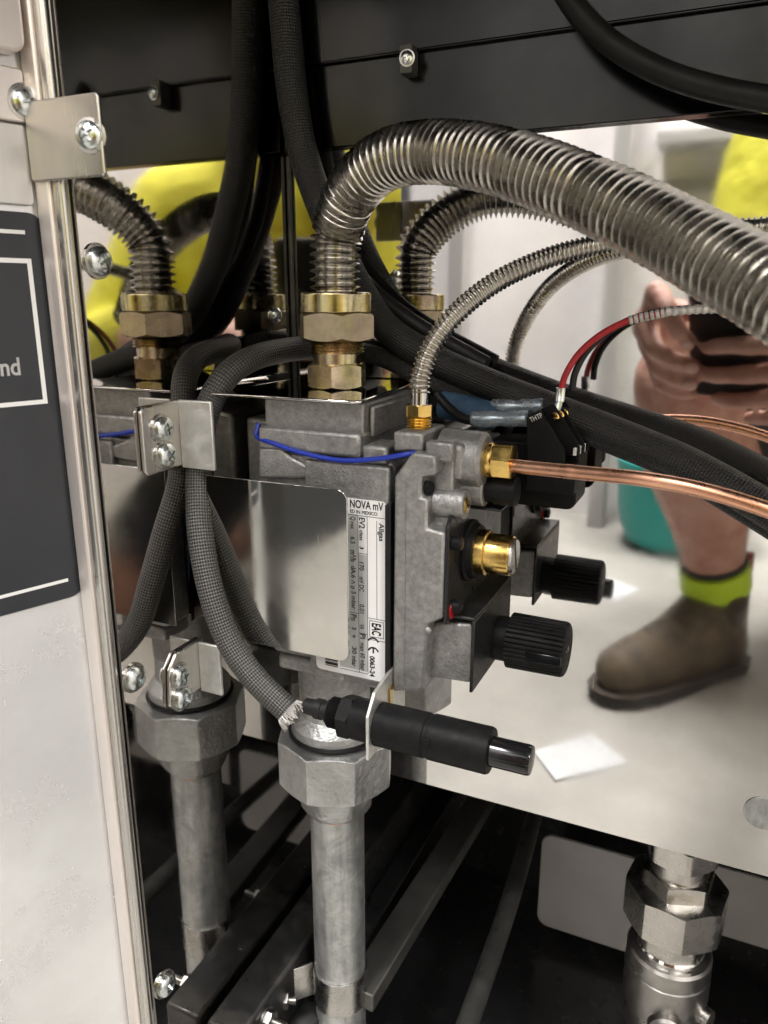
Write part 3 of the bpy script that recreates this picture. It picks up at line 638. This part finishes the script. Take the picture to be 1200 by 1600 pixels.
# big corrugated hose and its swivel fitting
def corr(r, depth, pitch, blend=.0):
    def f(s, L_):
        wob = .04 * math.sin(s * 61) + .02 * math.sin(s * 157 + 1); ph = (s / pitch + wob) % 1.0; c = .5 + .5 * math.cos(2 * math.pi * ph)
        k = int(s / pitch + wob); j = 1 + .035 * math.sin(k * 12.9898) * math.sin(k * 4.1)
        return r - depth + depth * j * c ** 2.0
    return f
FX, FY = -.1685, A
t = thing('flexible_hose', 'large corrugated stainless gas hose arching right from the gold nut', 'hose', (FX, FY, -.0386))
zt0 = at(525, 458, Y=A).z
base = [(FX, FY, zt0 - .004), (FX, FY, zt0 + .012), (FX + .0015, FY, zt0 + .026)]
arch = [at(552, 298, Y=.308), at(605, 250, Y=.300), at(690, 238, Y=.292), at(800, 258, Y=.280), at(920, 303, Y=.267), at(1040, 362, Y=.253), at(1140, 417, Y=.240), at(1230, 470, Y=.229), at(1360, 560, Y=.217)]
add_obj('corrugated_tube', sweep(base + arch, corr(.01150, .0028, .00335), 44, .00037), M['hose'], t, angle=80)
zn = lambda py: at(525, py, Y=FY - .016).z
za0, za1, za2, za3, za4, za5 = zn(456), zn(489), zn(535), zn(556), zn(572), zn(613)
add_obj('collar', lathe([(0, .0160), (za0 - za1 - .0006, .0160), (za0 - za1, .0154), (za0 - za1 + .0001, .0108)], (FX, FY, za1), (0, 0, 1), 56), M['passivated'], t, bevel=.0004)
add_obj('swivel_nut', hexnut((FX, FY, za2), (0, 0, 1), za1 - za2, .0156, 6, R(96), .55), M['passivated_dull'], t)
th_p = []
nth = 5; hh = (za2 - za3) + .001
for k in range(nth): th_p += [(hh * k / nth, .0112), (hh * (k + .5) / nth, .0126)]
th_p.append((hh, .0112))
add_obj('thread', lathe(th_p, (FX, FY, za3), (0, 0, 1), 44), M['passivated'], t)
add_obj('neck', lathe([(0, .0108), (za3 - za4 + .0004, .0108)], (FX, FY, za4 - .0002), (0, 0, 1), 44), M['passivated'], t)
add_obj('base_nut', hexnut((FX, FY, -.0384), (0, 0, 1), za4 + .0384, .0122, 6, R(78), .55), M['passivated'], t)
q = Vector((FX - .0145, FY + .008, (za1 + za2) / 2)); 
add_obj('wire_hole', lathe([(0, .0016), (.0006, .0016)], (FX - .01535, FY + .0000, (za1 + za2) / 2), (-1, 0, 0), 16), M['ink'], t)

# thin corrugated hose
HX = at(655, 640, Y=.2930)
t = thing('sensor_hose', 'thin corrugated steel hose rising from the small brass fitting', 'hose', (HX.x, .293, -.05))
hb = [(HX.x, .2930, at(655, 612, Y=.293).z), at(657, 588, Y=.293), at(672, 545, Y=.295), at(708, 495, Y=.301), at(765, 447, Y=.312), at(830, 413, Y=.324), at(900, 390, Y=.335), at(985, 375, Y=.344), at(1080, 366, Y=.346), at(1160, 358, Y=.346), at(1290, 350, Y=.346)]
add_obj('corrugated_tube', sweep(hb, corr(.0044, .00095, .0021), 26, .0003), M['hose'], t, angle=80)
zf0 = at(655, 634, Y=.289).z; zf1 = at(655, 652, Y=.289).z
add_obj('ferrule', lathe([(0, .0036), (at(655, 605, Y=.29).z - zf0, .0036)], (HX.x, .293, zf0), (0, 0, 1), 28), M['shield'], t)
add_obj('brass_nut', hexnut((HX.x, .293, zf1), (0, 0, 1), zf0 - zf1, .0052, 6, R(80), .4), M['brass'], t)
tp = []; zz0 = -.0515; hh = zf1 - zz0
for k in range(5): tp += [(hh * k / 5, .0048), (hh * (k + .5) / 5, .0055)]
tp.append((hh, .0048)); add_obj('thread', lathe(tp, (HX.x, .293, zz0), (0, 0, 1), 32), M['brass'], t)

# copper tube
t = thing('copper_tube', 'bare copper tube leaving the brass nut on the valve to the right', 'tube', na)
add_obj('tube', sweep([(-.0900, .2975, na.z), at(795, 727, Y=.2955), at(900, 738, Y=.290), at(1000, 748, Y=.284), at(1090, 764, Y=.281), at(1200, 797, Y=.280), at(1330, 850, Y=.282)], lambda s, L_: .00275 * (1 + .05 * math.exp(-((s - .036) / .002) ** 2)), 22, .0015), M['copper'], t)
add_obj('compression_nut', hexnut((-.0868, .2975, na.z), (1, 0, 0), .0080, .0066, 6, R(20), .5), M['brass'], t)
add_obj('nut_collar', lathe([(0, .0070), (.0015, .0074), (.0032, .0074), (.0045, .0058)], (-.0905, .2975, na.z), (1, 0, 0), 36), M['brass'], t)

# blue wire
tag(add_obj('blue_wire', sweep([at(404, 662, Y=.286), at(402, 682, Y=.283), at(425, 692, Y=.280), at(470, 707, Y=.279), at(530, 719, Y=.2785), at(590, 717, Y=.278), at(640, 709, Y=.2785), at(660, 708, Y=.285)], .00108, 14, .001), M['blue_wire']), 'thin blue wire slung across the top of the valve casting', 'wire')

# thermocouple lead: red sheath, then bright glass braid
t = thing('thermocouple_lead', 'red sheathed lead with silver braid clipped to the terminal block', 'wire', at(876, 620, Y=.332))
lead = [at(876, 612, Y=.334), at(884, 585, Y=.335), at(905, 552, Y=.338), at(940, 522, Y=.341), at(985, 500, Y=.343), at(1040, 488, Y=.344), at(1110, 484, Y=.345), at(1180, 487, Y=.345), at(1280, 500, Y=.345)]
add_obj('red_sheath', sweep(lead[:6], .0014, 16, .001), M['red_wire'], t)
add_obj('silver_braid', sweep([l + Vector((0, -.0004, .0002)) for l in lead[5:]], lambda s, L_: .00168 + .0002 * math.sin(s * 2 * math.pi / .0028), 16, .0004), M['foil_braid'], t)
for k in range(7):
    c = lead[4].lerp(lead[5], k / 6.6); d_ = (lead[5] - lead[4]).normalized()
    add_obj('wire_wrap', lathe([(0, .0016), (.0003, .0019), (.0013, .0019), (.0016, .0016)], c - d_ * .0006, d_, 14), M['foil_braid'], t)
add_obj('spade_terminal', sweep([at(876, 618, Y=.3335), at(872, 634, Y=.3325), at(866, 650, Y=.331), at(858, 662, Y=.329)], .0015, 10, .0015, .5), M['screw'], t)
add_obj('crimp', sweep([at(876, 606, Y=.334), at(875.5, 614, Y=.334), at(874, 628, Y=.333)], .0021, 14, .002, .8), M['screw'], t)

tag(add_obj('dark_lead', sweep([l + Vector((.0042 * max(0, 1 - i / 5), .0034, .0006)) for i, l in enumerate(lead)], .0015, 14, .0015), M['rubber']), 'dark grey lead running just behind the red thermocouple lead', 'wire')
# crimp connectors
for (p0, p1, yy, lab, m_) in (((737, 655), (826, 654), .3250, 'translucent blue crimp connector in front, left of the terminal block', 'crimp'), ((768, 636), (850, 634), .3400, 'clear crimp connector behind the translucent blue one', 'crimp')):
    a = at(*p0, Y=yy); b = at(*p1, Y=yy); d = (b - a); Ln = d.length
    t = thing('crimp_connector', lab, 'connector', a, 'crimp connectors')
    add_obj('barrel', lathe([(0, .0030), (.001, .0037), (Ln * .42, .0037), (Ln * .47, .0031), (Ln * .55, .0031), (Ln * .60, .0036), (Ln * .97, .0036), (Ln, .0030)], a, d, 28), M[m_], t)
    add_obj('metal_core', lathe([(0, .0018), (.001, .0024), (Ln * .44, .0024), (Ln * .48, .0019), (Ln * .55, .0019), (Ln * .62, .0025), (Ln * .92, .0025)], a + d * .04, d, 20), M['screw'], t)
    add_obj('lead_wire', sweep([a + d * .02, a - d * .12, a - d * .45 + Vector((0, .004, .004)), a - d * .75 + Vector((0, .006, .011))], .0021, 14, .002), M['rubber'], t)

# braided sleeves
t = thing('ignition_sleeve', 'grey braided sleeve looping down to the igniter with a frayed end', 'sleeve', at(460, 1110, Y=.262))
slv = [at(560, 560, Y=.348), at(510, 543, Y=.345), at(455, 546, Y=.330), at(395, 560, Y=.302), at(352, 590, Y=.286), at(324, 640, Y=.2775), at(313, 700, Y=.2728), at(310, 760, Y=.2695), at(314, 840, Y=.2630), at(330, 925, Y=.2590), at(357, 1000, Y=.2580), at(398, 1060, Y=.2580), at(452, 1112, Y=.2590)]
add_obj('braid', sweep(slv, .0058, 28, .002), M['sleeve_grey'], t)
e = slv[-1]; d = (slv[-1] - slv[-2]).normalized(); _, fa, fb = frame(d); bm = bmesh.new()
for k in range(60):
    th = 2 * math.pi * k / 60; o_ = e + (fa * math.cos(th) + fb * math.sin(th)) * .0056 - d * .001
    out = (fa * math.cos(th) + fb * math.sin(th)); jit = Vector((random.uniform(-1, 1), random.uniform(-1, 1), random.uniform(-1, 1))) * .0012
    sweep([o_, o_ + d * random.uniform(.001, .003) + out * random.uniform(.0003, .0012), o_ + d * random.uniform(.003, .006) + out * random.uniform(-.0006, .002) + jit], .00024, 5, .0012, bm=bm)
tag(add_obj('frayed_end', bm, M['foil_braid'], t), kind='stuff')
t = thing('wiring_sleeve', 'wide black braided sleeve running from the top corner down to the right', 'sleeve', at(600, 520, Y=.345))
ws = [at(438, -60, Y=.3475), at(446, 40, Y=.3475), at(455, 140, Y=.3475), at(474, 240, Y=.348), at(505, 330, Y=.349), at(545, 420, Y=.350), at(600, 508, Y=.349), at(680, 562, Y=.347), at(770, 603, Y=.346), at(870, 642, Y=.345), at(980, 685, Y=.340), at(1080, 728, Y=.334), at(1200, 796, Y=.328), at(1330, 880, Y=.325)]
add_obj('braid', sweep(ws, .0072, 30, .003), M['sleeve'], t)
t = thing('second_wiring_sleeve', 'slimmer black sleeve lying just under the wide braided one', 'sleeve', at(700, 610, Y=.345))
ws2 = [at(540, 545, Y=.351), at(600, 560, Y=.350), at(680, 600, Y=.348), at(760, 625, Y=.347), at(860, 655, Y=.344), at(960, 695, Y=.341), at(1060, 738, Y=.337), at(1200, 822, Y=.333), at(1330, 905, Y=.33)]
add_obj('braid', sweep(ws2, .0046, 24, .003), M['sleeve'], t)
tag(add_obj('black_cable', sweep([at(x, y, Y=.338) for x, y in ((872, -30), (905, 20), (960, 72), (1040, 115), (1130, 142), (1230, 160), (1330, 180))], .0046, 22, .003), M['rubber']), 'black rubber cable sagging across the dark beam at upper right', 'cable')
tag(add_obj('black_hose', sweep([at(448, -60, Y=.355), at(460, 60, Y=.355), at(470, 160, Y=.355), at(488, 260, Y=.355), at(512, 345, Y=.356), at(560, 430, Y=.356), at(640, 500, Y=.357), at(760, 570, Y=.356)], .0040, 20, .003), M['rubber']), 'plain black cable tucked behind the wide braided sleeve in the corner', 'cable')

# ================================================================== igniter
YG = .2620; ZG = -.1722
t = thing('piezo_igniter', 'black push button piezo igniter held by a thin bracket below the valve', 'igniter', (-.12, YG, ZG))
G = lambda px: at(px, 1110 + (px - 490) * .215, Y=YG).x
x0 = G(474)
def seg(name, prof, m='black', bev=0, segs=44, parent=t, rf=None): return add_obj(name, lathe([(px_ - x0, r) for px_, r in prof], (x0, YG, ZG), (1, 0, 0), segs, rf), M[m], parent, bevel=bev)
seg('boot', [(G(474), .0018), (G(478), .0034), (G(494), .0038), (G(495), .0045), (G(505), .0045), (G(506), .0041), (G(512), .0041), (G(513), .0052), (G(520), .0052)], 'rubber')
tp = []
for k in range(7): tp += [(G(517) + (G(541) - G(517)) * k / 7, .0060), (G(517) + (G(541) - G(517)) * (k + .5) / 7, .0068)]
tp.append((G(541), .0060)); seg('thread', tp)
add_obj('hex_collar', hexnut((G(537), YG, ZG), (1, 0, 0), G(556) - G(537), .0083, 6, R(12), .3), M['black'], t)
seg('rear_barrel', [(G(555), .0084), (G(556), .0090), (G(591), .0090), (G(592), .0085)])
seg('barrel', [(G(592), .0085), (G(594), .0093), (G(668), .0093), (G(669), .0089), (G(675), .0089), (G(676), .0094), (G(764), .0094), (G(768), .0090), (G(768.5), .0072)])
add_obj('barrel_key', bx((G(672), YG - .0096, ZG + .0010), (G(684), YG - .0085, ZG + .0042)), M['black'], t, bevel=.0003)
seg('button', [(G(755), .0060), (G(826), .0060), (G(831), .0056), (G(832), .0045), (G(832.2), .0002)], 'black_gloss')
t2 = thing('igniter_bracket', 'thin bright steel bracket plate gripping the igniter barrel', 'bracket', (-.127, .27, -.17))
XB = G(588)
pts = [(.2515, -.1840), (.2515, -.1640), (.2580, -.1560), (.272, -.1535), (.290, -.1535), (.290, -.1840)]
add_obj('plate', prism(pts, 'X', XB, XB + .0014), M['zinc_tab'], t2, bevel=.0003)
q = at(609, 1085, Y=.272); add_obj('spring_tab', bx((q.x - .0003, .2715, q.z - .0050), (q.x + .0003, .2745, q.z + .0035)), M['gold_tab'], t2, bevel=.0001)

# ================================================================== ball valve behind the panel
BX, BY = at(1052, 1430, Y=.405).x, .405
t = thing('ball_valve', 'nickel plated ball valve with union nuts hanging below the back panel', 'ball valve', (BX, BY, -.5))
zq = lambda py: at(1052, py, Y=BY - .022).z
zA, zB, zC, zD, zE, zF = zq(1335), zq(1372), zq(1400), zq(1435), zq(1480), zq(1510)
add_obj('pipe_stub', lathe([(0, .0150), (.06, .0150)], (BX, BY, zA - .002), (0, 0, 1), 36), M['steel'], t)
add_obj('upper_nut', hexnut((BX, BY, zB), (0, 0, 1), zA - zB, .0178, 6, R(75), .4), M['steel'], t)
add_obj('neck', lathe([(0, .0160), (zB - zC + .001, .0160)], (BX, BY, zC - .0005), (0, 0, 1), 36), M['steel'], t)
add_obj('middle_hex', hexnut((BX, BY, zD - .002), (0, 0, 1), zC - zD + .004, .0175, 6, R(50), .35), M['steel'], t)
add_obj('union_ring', lathe([(0, .0205), (.003, .0215), (.0045, .0200)], (BX, BY, zD - .004), (0, 0, 1), 44), M['shield'], t)
add_obj('union_nut', hexnut((BX, BY, zE), (0, 0, 1), zD - zE + .006, .0262, 8, R(80), .4, 80), M['steel'], t)
zG = at(1045, 1506, Y=BY - .018).z
add_obj('lower_hex', hexnut((BX, BY, zG), (0, 0, 1), zE - zG, .0178, 8, R(70), .2, 80), M['steel'], t)
add_obj('bright_ring', lathe([(0, .0182), (.0012, .0192), (.0030, .0192), (.0042, .0182)], (BX, BY, zG - .0042), (0, 0, 1), 44), M['shield'], t)
bd = add_obj('valve_body', lathe([(0, .020), (.004, .0215), (.020, .0215), (.0205, .0235), (.034, .0240), (.048, .0240), (.0485, .0232), (.0500, .0232), (.0505, .0238), (.0590, .0238), (.0605, .0225), (.0610, .0150)], (BX, BY, zG - .0640), (0, 0, 1), 64), M['steel_dull'], t)
add_obj('body_hex', hexnut((BX, BY, zG - .0155), (0, 0, 1), .0105, .0222, 8, R(66), .2, 80), M['steel_dull'], bd)
add_obj('stem_boss', lathe([(0, .0105), (.008, .0105), (.0095, .0090), (.0096, .006), (.007, .0058)], (BX + .003, BY - .019, zG - .040), (.1, -1, .0), 32), M['steel_dull'], t)
add_obj('stem', lathe([(0, .005), (.014, .005)], (BX + .003, BY - .020, zG - .040), (.1, -1, 0), 20), M['black'], t)
add_obj('side_lug', lathe([(0, .0055), (.007, .0055), (.0075, .004)], (BX + .020, BY - .008, zG - .036), (1, -.5, 0), 20), M['steel'], t)

# ================================================================== what the polished panel reflects
def mir(px, py, y):            # a point of the room at depth y seen in the back panel at a pixel
    q = at(px, py, Y=2 * D - y); return Vector((q.x, y, q.z))
def on_floor(px, py):
    q = at(px, py, Z=FL); return Vector((q.x, 2 * D - q.y, FL))
# sheets of paper on the floor
for pts, lab in ((((833, 1175), (925, 1150), (982, 1195), (868, 1222)), 'white sheet of paper on the floor beside the igniter button'),
                 (((915, 930), (950, 905), (1000, 922), (962, 942)), 'smaller white paper on the floor behind the reflected knob')):
    bm = bmesh.new(); A_ = [bm.verts.new(on_floor(*p) + Vector((0, 0, .001))) for p in pts]; B_ = [bm.verts.new(v.co + Vector((0, 0, .0012 + .0015 * (i % 2)))) for i, v in enumerate(A_)]
    bm.faces.new(A_[::-1]); bm.faces.new(B_)
    for i in range(4): bm.faces.new((A_[i], A_[(i + 1) % 4], B_[(i + 1) % 4], B_[i]))
    tag(add_obj('paper_sheet', bm, M['paper'], smooth=False), lab, 'paper', 'papers on the floor')
# teal bin
c = on_floor(1010, 868); c.y = min(c.y, -.9)
t = thing('plastic_bin', 'round teal plastic bin standing on the floor behind the legs', 'bin', (c.x, c.y - .02, FL))
add_obj('tub', lathe([(0, .075), (.004, .092), (.016, .110), (.045, .127), (.09, .137), (.19, .144), (.196, .146), (.204, .146), (.204, .138), (.02, .118), (.018, .001)], (c.x + .055, c.y - .10, FL + .001), (0, 0, 1), 56), M['teal'], t)
# shelf rack by the wall
t = thing('rack', 'grey steel rack with upright posts standing against the pale wall', 'rack', (0, -1.25, FL))
for px in (948, 712, 1120):
    q = mir(px, 600, -1.20); add_obj('post', bx((q.x - .020, -1.22, FL), (q.x + .020, -1.18, .75)), M['post'], t, bevel=.003)
za_ = mir(1050, 285, -1.18).z; zb_ = mir(1050, 225, -1.18).z
add_obj('shelf', bx((-.22, -1.298, zb_), (.9, -1.18, zb_ + .03)), M['post'], t, bevel=.003)
add_obj('rear_rail', bx((-.22, -1.2995, za_ - .01), (.9, -1.285, za_ + .02)), M['post'], t, bevel=.003)

# ---- the photographer, crouching on one foot with the phone held low
def capsules(chains, ell=()):
    bm = bmesh.new()
    for ch in chains:
        for (p, r), (q, s) in zip(ch, ch[1:]):
            p, q = Vector(p), Vector(q); d, a, b = frame(q - p); Ln = (q - p).length; n = 16; prof = []
            for i in range(5): u = math.pi / 2 * i / 4; prof.append((-r * math.cos(u), max(.0002, r * math.sin(u))))
            for i in range(5): u = math.pi / 2 * i / 4; prof.append((Ln + s * math.sin(u), max(.0002, s * math.cos(u))))
            lathe(prof, p, d, n, bm=bm)
    for (c_, rx, ry, rz) in ell:
        r_ = bmesh.ops.create_icosphere(bm, subdivisions=3, radius=1); 
        for v in r_['verts']: v.co = Vector(c_) + Vector((v.co.x * rx, v.co.y * ry, v.co.z * rz))
    return bm
def fused(name, chains, ell, voxel, mat_, parent, smooth=6):
    bm = capsules(chains, ell); me = bpy.data.meshes.new(name); bmesh.ops.recalc_face_normals(bm, faces=bm.faces[:]); bm.to_mesh(me); bm.free()
    o = bpy.data.objects.new(name, me); C.objects.link(o)
    m = o.modifiers.new('r', 'REMESH'); m.mode = 'VOXEL'; m.voxel_size = voxel
    m = o.modifiers.new('s', 'SMOOTH'); m.factor = .5; m.iterations = smooth
    dg = bpy.context.evaluated_depsgraph_get(); dg.update(); out = bpy.data.meshes.new_from_object(o.evaluated_get(dg)); bpy.data.objects.remove(o)
    return add_obj(name, out, mat_, parent, angle=180)
def ph(r_, u_, f_): return cam_r * r_ + cam_u * u_ + cam_f * f_
sock = mir(1116, 892, -.455); ankle = Vector((sock.x + .008, -.462, FL + .085)); knee = mir(1085, 592, -.36)
hipL = Vector((.10, -.62, -.20)); hipR = Vector((.34, -.64, -.20)); kneeR = Vector((.46, -.34, FL + .075)); ankR = Vector((.42, -.76, FL + .09)); toeR = Vector((.42, -.86, FL + .03))
pel = Vector((.24, -.66, -.17)); chest = Vector((.27, -.47, .10)); neck = Vector((.25, -.40, .25)); head = Vector((.22, -.33, .37))
shL = Vector((.03, -.41, .165)); shR = Vector((.49, -.43, .15)); elL = Vector((-.015, -.30, -.065)); elR = Vector((.56, -.30, -.07))
wrL = ph(-.112, -.040, -.055); wrR = ph(.085, -.055, -.040)
kl = [ph(-.086, .006, -.004), ph(-.100, -.020, -.004), ph(-.100, -.040, -.006), ph(-.096, -.059, -.010)]
palmL = ph(-.102, -.030, -.025)
fl = [[(palmL, .016), (kl[0], .0115), (ph(-.066, -.006, .012), 0.0092), (ph(-.056, -.024, .013), 0.0081), (ph(-.050, -.034, 0.0070), 0.0069)],
      [(palmL, .016), (kl[1], .0115), (ph(-.080, -.040, .014), 0.0086), (ph(-.058, -.052, .013), 0.0077), (ph(-.047, -.056, 0.0070), 0.0067)],
      [(palmL, .016), (kl[2], 0.0097), (ph(-.080, -.060, 0.0097), 0.0083), (ph(-.060, -.070, 0.0088), 0.0074), (ph(-.049, -.073, 0.0053), 0.0065)],
      [(palmL, .015), (kl[3], 0.0088), (ph(-.082, -.078, 0.0035), 0.0074), (ph(-.064, -.086, 0.0018), 0.0067), (ph(-.054, -.088, -.004), 0.0060)],
      [(palmL, .016), (ph(-.082, -.018, -.030), .012), (ph(-.062, -.018, -.026), 0.0086), (ph(-.046, -.022, -.021), 0.0077)]]
palmR = ph(.058, -.056, -.018)
fr = [[(palmR, .016), (ph(.038, -.034, 0.0035), 0.0099), (ph(.018, -.034, 0.0079), 0.0086), (ph(.004, -.035, 0.0079), 0.0092), (ph(-.008, -.036, 0.0072), 0.0080), (ph(-.020, -.037, 0.0066), 0.0083), (ph(-.033, -.040, 0.0057), 0.0070)],
      [(palmR, .016), (ph(.038, -.056, 0.0035), 0.0099), (ph(.016, -.059, 0.0079), 0.0086), (ph(.001, -.061, 0.0079), 0.0092), (ph(-.011, -.0625, 0.0072), 0.0080), (ph(-.024, -.064, 0.0066), 0.0083), (ph(-.037, -.064, 0.0057), 0.0070)],
      [(palmR, .016), (ph(.038, -.078, 0.0000), 0.0095), (ph(.004, -.086, 0.0026), 0.0084), (ph(-.018, -.090, 0.0000), 0.0077), (ph(-.030, -.090, -.004), 0.0069)],
      [(palmR, .015), (ph(.040, -.094, -.008), 0.0086), (ph(.014, -.105, -.008), 0.0076), (ph(-.004, -.108, -.010), 0.0067)],
      [(palmR, .016), (ph(.040, -.045, -.028), .0118), (ph(.022, -.036, -.026), 0.0086), (ph(.006, -.030, -.021), 0.0077)]]
person = thing('person', 'crouching person in yellow hi-vis shirt, shorts and brown boots photographing with a phone', 'person', (sock.x + .15, -.5, FL))
limbs = [[(pel, .13), (chest, .135), (neck, .055), (head, .072)], [(hipL, .085), (knee + Vector((0, -.03, -.01)), .080), (sock.lerp(knee, .62) + Vector((-.004, -.012, 0)), .078), (sock.lerp(knee, .3), .056), (sock, .040), (ankle, .036)],
         [(hipR, .085), (kneeR, .062), (kneeR.lerp(ankR, .35), .056), (ankR, .038), (toeR, .034)], [(pel, .12), (hipL, .085)], [(pel, .12), (hipR, .085)],
         [(chest + Vector((0, 0, .06)), .09), (shL, .060), (elL, .040), (elL.lerp(wrL, .35), .036), (wrL, .027), (palmL, .022)],
         [(chest + Vector((0, 0, .06)), .09), (shR, .060), (elR, .043), (elR.lerp(wrR, .35), .040), (wrR, .027), (palmR, .022)]]
body = fused('body', limbs + fl + fr, [(head + Vector((-.005, .02, .02)), .074, .092, .108), (head + Vector((-.012, .115, .01)), .013, .018, .02), (head + Vector((.075, .02, .01)), .012, .02, .03), (head + Vector((-.085, .02, .01)), .012, .02, .03)], .0036, M['skin'], person, 3)
def nail(p, q, nr):
    d = (Vector(q) - Vector(p)).normalized(); n_ = (nr - d * nr.dot(d)).normalized(); s_ = d.cross(n_); c_ = Vector(q) + n_ * .0062 - d * .001; bm = bmesh.new(); r_ = bmesh.ops.create_icosphere(bm, subdivisions=2, radius=1)
    for v in r_['verts']: v.co = c_ + s_ * v.co.x * .0056 + d * v.co.y * .0066 + n_ * v.co.z * .0022
    add_obj('nail', bm, M['nail'], body)
for f_ in fl[:3]: nail(f_[-2][0], f_[-1][0], cam_f)
fused('hair', [], [(head + Vector((-.005, .002, .045)), .082, .098, .098)], .006, M['hair'], person)
for s_ in (-1, 1):
    bm = bmesh.new(); bmesh.ops.create_icosphere(bm, subdivisions=2, radius=.011, matrix=Matrix.Translation(head + Vector((-.008 + s_ * .030, .098, .025)))); add_obj('eye', bm, M['label'], body)
bm = bmesh.new(); bmesh.ops.create_icosphere(bm, subdivisions=2, radius=1)
for v in bm.verts: v.co = head + Vector((-.01 + v.co.x * .024, .098 + v.co.y * .01, -.035 + v.co.z * .006))
add_obj('mouth', bm, M['nail'], body)
fused('shirt', [[(pel + Vector((0, .02, .02)), .150), (chest, .160), (chest + Vector((0, .03, .09)), .115)], [(chest + Vector((-.05, 0, .03)), .13), (shL, .080), (shL.lerp(elL, .75), .066)], [(chest + Vector((.05, 0, .03)), .13), (shR, .080), (elR + Vector((0, 0, -.05)), .075)], [(elR + Vector((0, 0, -.02)), .07), (elR.lerp(wrR, .35), .06)]], [(chest + Vector((.05, -.02, -.06)), .29, .155, .25)], .008, M['hivis'], person, 4)
fused('shorts', [[(pel, .148), (pel + Vector((0, .04, .03)), .148)], [(hipL, .104), (hipL.lerp(knee, .74), .088)], [(hipR, .104), (hipR.lerp(kneeR, .72), .086)]], [], .008, M['shorts'], person, 4)
# boots: lofted sections heel to toe
def boot(ank, fwd, lab=None):
    fwd = Vector((fwd[0], fwd[1], 0)).normalized(); sd = Vector((fwd.y, -fwd.x, 0)); b0 = Vector((ank.x, ank.y, FL + .004)); ch = []
    def P_(f_, z_, s_=0): return b0 + fwd * f_ + Vector((0, 0, z_)) + sd * s_
    up_ = [(P_(-.010, .048), .044), (P_(-.004, .085), .044), (P_(0, .125), .045), (P_(.002, .150), .047)]
    ft = [(P_(-.018, .044), .042), (P_(.045, .050), .045), (P_(.100, .046), .044), (P_(.150, .042), .043), (P_(.183, .040), .036)]
    br = [(P_(.02, .09), .046), (P_(.075, .062), .043), (P_(.13, .048), .04)]
    o = fused('boot', [up_, ft, br], [], .0045, M['boot'], person, 8)
    so = []
    for (f_, w_) in ((-.066, .012), (-.060, .028), (-.035, .040), (.03, .041), (.09, .047), (.15, .049), (.19, .043), (.215, .028), (.225, .010)): so.append((f_, w_))
    pts = [(b0 + fwd * f_ + sd * w_) for f_, w_ in so] + [(b0 + fwd * f_ - sd * w_) for f_, w_ in so[::-1]]
    add_obj('sole', prism([(q.x, q.y) for q in pts], 'Z', FL + .001, FL + .018), M['sole'], o, bevel=.005, bseg=3)
    add_obj('pull_tab', bx(P_(-.052, .15) - Vector((.009, .009, .012)), P_(-.058, .15) + Vector((.009, .009, .030))), M['red_wire'], o, bevel=.003)
    pe = bmesh.new(); bmesh.ops.create_icosphere(pe, subdivisions=3, radius=1)
    for v in pe.verts: v.co = P_(.004, .118, .039) + fwd * v.co.x * .021 + Vector((0, 0, v.co.z * .036)) + sd * v.co.y * .0085
    add_obj('elastic_panel', pe, M['elastic'], o)
    add_obj('welt', prism([((q - b0) * 1.012 + b0)[:2] for q in pts], 'Z', FL + .018, FL + .0215), M['welt'], o, bevel=.0012)
    return o
toe_dir = Vector((-.62, .78, 0))
boot(ankle + Vector((0, .0, 0)), (toe_dir.x, toe_dir.y))
fused('boot', [[(ankR, .048), (ankR + Vector((0, .07, .0)), .050)], [(ankR, .046), (toeR, .042)], [(toeR, .042), (toeR + Vector((0, -.03, -.0)), .036)]], [], .006, M['boot'], person)
def ring_sock(z0, z1, r0, r1, m): 
    ax = (knee - sock).normalized(); add_obj('sock', lathe([(z0, r0 * .8), (z0 + .003, r0), (.5 * (z0 + z1), (r0 + r1) / 2 * 1.01), (z1 - .003, r1), (z1, r1 * .8)], sock, ax, 36), m, person)
ring_sock(-.030, .014, .050, .049, M['sock']); ring_sock(.0135, .026, .0475, .046, M['sock_dark'])
# phone held by both hands: the lens sits where the picture is taken
t = thing('phone', 'black smartphone gripped in both hands, seen mirrored in the back panel', 'phone', ph(-.02, -.01, -.007))
def phbox(name, r0, r1, u0, u1, f0, f1, rad, m, parent):
    bm = bmesh.new(); out = rrect(r0, r1, u0, u1, rad); A_ = [bm.verts.new(ph(a_, b_, f0)) for a_, b_ in out]; B_ = [bm.verts.new(ph(a_, b_, f1)) for a_, b_ in out]; n = len(out)
    bm.faces.new(A_[::-1]); bm.faces.new(B_)
    for i in range(n): bm.faces.new((A_[i], A_[(i + 1) % n], B_[(i + 1) % n], B_[i]))
    return add_obj(name, bm, M[m], parent, bevel=.0008)
pb = phbox('case', -.056, .0175, -.088, .062, -.0125, -.0038, .010, 'rubber', t)
phbox('camera_bump', -.016, .013, -.014, .015, -.0038, -.0024, .006, 'black_gloss', pb)
